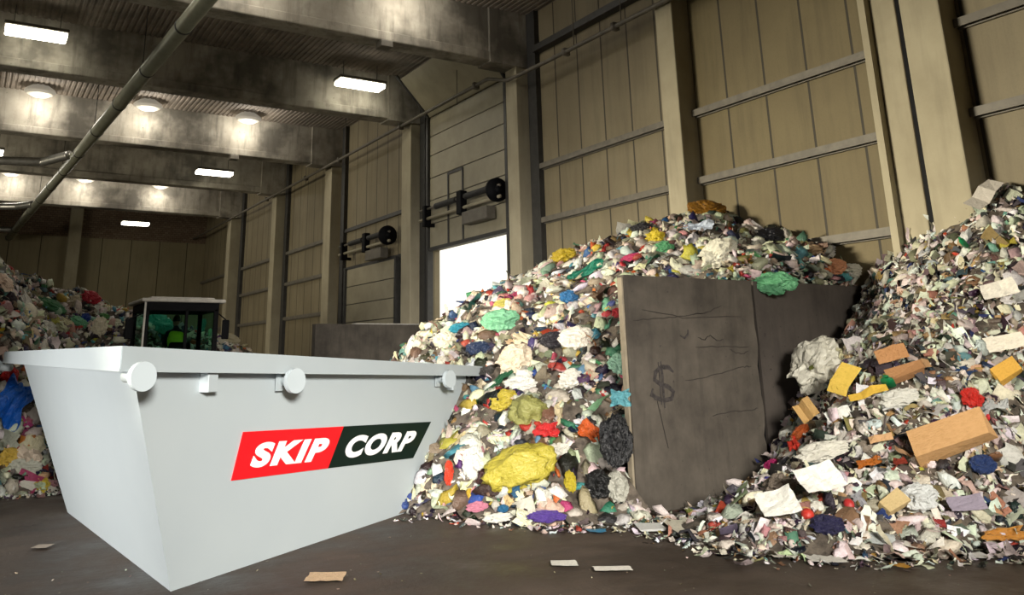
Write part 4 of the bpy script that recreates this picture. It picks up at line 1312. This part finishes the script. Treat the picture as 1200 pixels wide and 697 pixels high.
BG = 'small crumpled # plastic bag'; PP = 'small crumpled # sheet of paper'; CD = 'small torn # cardboard piece'
mixm = [(34, 'bag', 'white', .10, .24, BG, 'bag'), (18, 'bag', 'cream', .10, .20, BG, 'bag'), (7, 'bag', 'grey', .08, .14, BG, 'bag'), (6, 'bag', 'green', .05, .12, BG, 'bag'), (6, 'bag', 'blue', .05, .11, BG, 'bag'), (5, 'bag', 'turquoise', .05, .11, BG, 'bag'),
        (7, 'bag', 'red', .04, .10, BG, 'bag'), (5, 'bag', 'yellow', .05, .11, BG, 'bag'), (9, 'bag', 'black', .07, .14, BG, 'bag'), (4, 'bag', 'pink', .05, .12, BG, 'bag'), (7, 'card', 'brown', .06, .12, CD, 'cardboard'), (6, 'paper', 'white', .08, .14, PP, 'paper')]
FM = 'torn piece of # plastic film'
papm = [(16, 'film', 'white', .12, .24, FM, 'film'), (24, 'paper', 'white', .07, .17, PP, 'paper'), (18, 'paper', 'cream', .06, .14, PP, 'paper'), (14, 'paper', 'grey', .06, .13, PP, 'paper'), (9, 'card', 'tan', .06, .13, CD, 'cardboard'), (7, 'card', 'brown', .06, .12, CD, 'cardboard'), (16, 'bag', 'white', .08, .16, BG, 'bag'),
        (6, 'paper', 'black', .05, .10, PP, 'paper'), (2, 'bag', 'red', .04, .07, BG, 'bag'), (2, 'bag', 'blue', .04, .08, BG, 'bag'), (2, 'bag', 'yellow', .04, .08, BG, 'bag')]
scatter(hM, 'M', 250, mixm, 31, seen_M)
scatter(hR, 'R', 240, papm, 32)
scatter(hL, 'L', 70, mixm, 33, lambda c: 1.0 if -1 < c.x < 4 and c.y < 26 else .05)


# ------------------------------------------------------------------ wheel loader behind the skip
LX0, LX1, LY0, LY1 = 3.30, 4.88, 19.6, 21.2
ld = empty('wheel_loader', ((LX0 + LX1) / 2, 20.2, 0)); tag(ld, 'wheel loader with a dark glazed cab and pale roof behind the skip', 'loader')
bm = B(); box(bm, LX0 - .1, LX1 + .12, LY0 - .12, LY1 + .1, 2.98, 3.06, .03); box(bm, LX0 + .1, LX1 - .1, LY0, LY1, 3.05, 3.10, .03); obj('cab_roof', bm, MT['roofw'], ld)
bm = B(); box(bm, LX0, LX1, LY0, LY1, 2.80, 2.98, .01); bm2 = bm; obj('roof_lining', bm, MT['black'], ld)
for x, y in ((LX0, LY0), (LX1 - .1, LY0), (LX0, LY1 - .09), (LX1 - .1, LY1 - .09), (LX0 + .86, LY0)):
    w = .10 if x != LX0 + .86 else .06
    bm = B(); box(bm, x, x + w, y, y + .09, 1.2, 2.85, .012); obj('cab_pillar', bm, MT['black'], ld)
bm = B(); box(bm, LX0 - .02, LX0 + .02, LY0 - .03, LY0, 1.4, 2.98); obj('trim_strip', bm, MT['roofw'], ld)
for a in ((LX0 + .1, LX0 + .86, LY0 + .04, LY0 + .05), (LX0 + .92, LX1 - .1, LY0 + .04, LY0 + .05), (LX0 + .04, LX0 + .05, LY0 + .09, LY1 - .09), (LX1 - .05, LX1 - .04, LY0 + .09, LY1 - .09), (LX0 + .1, LX1 - .1, LY1 - .05, LY1 - .04)):
    bm = B(); box(bm, *a, 1.7, 2.8); obj('window_pane', bm, MT['glass'], ld)
bm = B(); box(bm, LX0, LX1, LY0, LY1, 1.0, 1.72, .03); obj('cab_body', bm, MT['loader'], ld)
bm = B(); box(bm, LX0 - .1, LX1 + .1, 16.9, LY0, .8, 1.75, .12); obj('engine_cover', bm, MT['loader'], ld)
bm = B(); box(bm, LX0 + .2, LX1 - .2, LY1, 22.4, .6, 1.2, .05); obj('front_frame', bm, MT['loader'], ld)
for x in (LX0 - .35, LX1 + .35):
    for y in (18.0, 21.9):
        bm = B()
        tube(bm, [(x - .26, y, .68), (x - .22, y, .68), (x + .22, y, .68), (x + .26, y, .68)], [.55, .68, .68, .55], 28)
        for k in range(14):
            a = 2 * PI * k / 14; c_ = Vector((x, y + .68 * math.cos(a), .68 + .68 * math.sin(a)))
            if c_.z > .05: tube(bm, [c_ - Vector((.24, 0, 0)), c_ + Vector((.24, 0, 0))], .035, 5)
        w_ = obj('wheel', bm, MT['rubber'], ld)
        bm = B(); tube(bm, [(x - .28, y, .68), (x + .28, y, .68)], .32, 20); rm = obj('wheel_rim', bm, MT['loader'], ld)
        rm.parent = w_; rm.matrix_parent_inverse = Matrix.Translation(-Vector(ld.location))
for s in (-1, 1):
    bm = B(); xm = (LX0 + LX1) / 2 + s * .5
    tube(bm, [(xm, 21.3, 1.5), (xm, 22.1, 1.25), (xm, 22.9, .6)], .1, 8); obj('lift_arm', bm, MT['loader'], ld)
bm = B()
pr = [(22.9, 1.25), (22.75, .9), (22.8, .4), (23.0, .1), (23.55, .04), (23.5, .1), (23.05, .18), (22.88, .45), (22.84, .9), (22.98, 1.22)]
a_ = [bm.verts.new((2.85, y, z)) for y, z in pr]; c_ = [bm.verts.new((5.3, y, z)) for y, z in pr]
for i in range(len(pr)):
    j = (i + 1) % len(pr); bm.faces.new((a_[i], a_[j], c_[j], c_[i]))
bm.faces.new(a_); bm.faces.new(c_[::-1]); obj('bucket', bm, MT['steel'], ld)
for x, lbl in ((LX0 - .38, 0), (LX1 + .08, 1)):
    bm = B(); box(bm, x, x + .16, LY0 - .05, LY0, 2.2, 2.62, .02); tube(bm, [(x + .08, LY0 - .02, 2.62), (LX0 if lbl == 0 else LX1, LY0, 2.75)], .015, 6); obj('side_mirror', bm, MT['black'], ld)
bm = B(); box(bm, 3.95, 4.45, 20.35, 20.8, 1.7, 1.85, .05); box(bm, 3.97, 4.43, 20.1, 20.24, 1.75, 2.15, .05); obj('driver_seat', bm, MT['black'], ld)
bm = B(); tube(bm, [(4.2, 20.95, 1.7), (4.2, 20.85, 2.05)], .03, 8)
tube(bm, [Vector((4.2 + .17 * math.cos(t * PI / 8), 20.83 + .05 * math.sin(t * PI / 8), 2.05 + .16 * math.sin(t * PI / 8))) for t in range(17)], .015, 6, False); obj('steering_wheel', bm, MT['black'], ld)


# driver: one continuous skinned body, seated, facing away towards the heap
def skinned(name, verts, edges, radii, mat, parent=None, sub=2, root_i=0):
    me = bpy.data.meshes.new(name); me.from_pydata(verts, edges, []); me.materials.append(mat)
    o = bpy.data.objects.new(name, me); COL.objects.link(o)
    md = o.modifiers.new('skin', 'SKIN'); md.use_smooth_shade = True
    for i, r_ in enumerate(radii):
        sv = me.skin_vertices[0].data[i]; sv.radius = (r_, r_) if not isinstance(r_, tuple) else r_; sv.use_root = i == root_i
    ss = o.modifiers.new('sub', 'SUBSURF'); ss.levels = sub; ss.render_levels = sub
    if parent is not None:
        o.parent = parent; o.matrix_parent_inverse = Matrix.Translation(-Vector(parent.location))
    return o


dx, dy, dz = 4.15, 20.42, 1.93
V_ = [(0, 0, 0), (0, 0, .2), (0, 0, .42), (0, .01, .52), (0, .02, .60),
      (-.18, .01, .42), (-.23, .10, .2), (-.13, .36, .18), (-.10, .43, .19),
      (.18, .01, .42), (.23, .10, .2), (.14, .36, .18), (.11, .43, .19),
      (-.1, .03, -.02), (-.13, .42, -.02), (-.13, .48, -.38), (-.13, .60, -.42),
      (.1, .03, -.02), (.13, .42, -.02), (.13, .48, -.38), (.13, .60, -.42)]
E_ = [(0, 1), (1, 2), (2, 3), (3, 4), (2, 5), (5, 6), (6, 7), (7, 8), (2, 9), (9, 10), (10, 11), (11, 12), (0, 13), (13, 14), (14, 15), (15, 16), (0, 17), (17, 18), (18, 19), (19, 20)]
R_ = [(.15, .12), (.15, .11), (.14, .10), .055, .06, .065, .05, .036, .034, .065, .05, .036, .034, .095, .07, .05, .04, .095, .07, .05, .04]
drv = skinned('driver_person', [(dx + a, dy + b_, dz + c_) for a, b_, c_ in V_], E_, R_, MT['cloth'])
drv.location = (0, 0, 0)
tag(drv, 'person in a bright yellow-green vest seated in the loader cab', 'person')
bm = B(); bmesh.ops.create_uvsphere(bm, u_segments=20, v_segments=16, radius=.1)
for q in bm.verts:
    q.co = Vector((q.co.x * .8, q.co.y * .98, q.co.z * 1.2))
    if q.co.y > .06 and abs(q.co.x) < .02 and -.04 < q.co.z < .02: q.co.y += .02
    q.co += Vector((dx, dy + .03, dz + .70))
obj('head', bm, MT['skin'], drv, True)
bm = B(); bmesh.ops.create_uvsphere(bm, u_segments=20, v_segments=16, radius=.1)
bmesh.ops.delete(bm, geom=[q for q in bm.verts if q.co.z < -.035 or (q.co.y > .05 and q.co.z < .045)], context='VERTS')
for q in bm.verts: q.co = Vector((q.co.x * .87, q.co.y * 1.05, q.co.z * 1.28)) + Vector((dx, dy + .025, dz + .705))
obj('hair', bm, MT['hair'], drv, True)
vest = skinned('safety_vest', [(dx, dy, dz + .02), (dx, dy, dz + .2), (dx, dy, dz + .40), (dx - .17, dy, dz + .43), (dx + .17, dy, dz + .43)], [(0, 1), (1, 2), (2, 3), (2, 4)], [(.185, .145), (.18, .14), (.165, .125), .08, .08], MT['vest'], drv)

# ------------------------------------------------------------------ light
W = bpy.data.worlds.new('sky'); SC.world = W; W.use_nodes = True
W.node_tree.nodes['Background'].inputs[0].default_value = (1.0, .98, .88, 1)
W.node_tree.nodes['Background'].inputs[1].default_value = 1.25


def area(name, loc, target, sx, sy, power, col):
    L = bpy.data.lights.new(name, 'AREA'); L.shape = 'RECTANGLE'; L.size = sx; L.size_y = sy; L.energy = power; L.color = col
    o = bpy.data.objects.new(name, L); COL.objects.link(o); o.location = loc
    o.rotation_euler = (Vector(target) - Vector(loc)).to_track_quat('-Z', 'Y').to_euler()
    return o


def aimed(name, loc, target, sx, sy, power, col, spread):
    area(name, loc, target, sx, sy, power, col)
    bpy.data.lights[name].spread = math.radians(spread)


aimed('gate_daylight', (-17.5, 16.5, 6.3), (9.5, 7.6, -1.8), 6.0, 2.4, 1450, (1, .92, .73), 46)
aimed('deep_wall_fill', (-17.5, 28.0, 3.2), (11, 34, 3.0), 8, 3.0, 520, (1, .92, .72), 80)  # added fill to brighten the far wall bays
aimed('skip_end_fill', (-17.0, -5.0, 2.8), (1.2, 10.0, .9), 4, 3, 255, (1, .97, .92), 25)  # added fill for the skip's left end; the wall here is closed
aimed('right_heap_fill', (2.4, -7.5, 5.4), (9.2, 5.6, .9), 3, 2, 60, (1, .95, .85), 25)  # added fill aimed at the right heap alone, no opening behind it
aimed('skip_front_fill', (-.6, -7.5, 5.6), (4.2, 8, .4), 3, 2, 300, (1, .96, .88), 38)  # added fill aimed at the skip front; the back wall is solid

SC.view_settings.view_transform = 'Standard'; SC.view_settings.look = 'None'
SC.view_settings.exposure = 0.0; SC.view_settings.gamma = 1.0; SC.view_settings.use_curve_mapping = False
SC.cycles.use_denoising = True
SC.cycles.max_bounces = 6; SC.cycles.diffuse_bounces = 3; SC.cycles.glossy_bounces = 2; SC.cycles.transmission_bounces = 6; SC.cycles.transparent_max_bounces = 6
SC.cycles.sample_clamp_indirect = 6
bpy.context.view_layer.update()
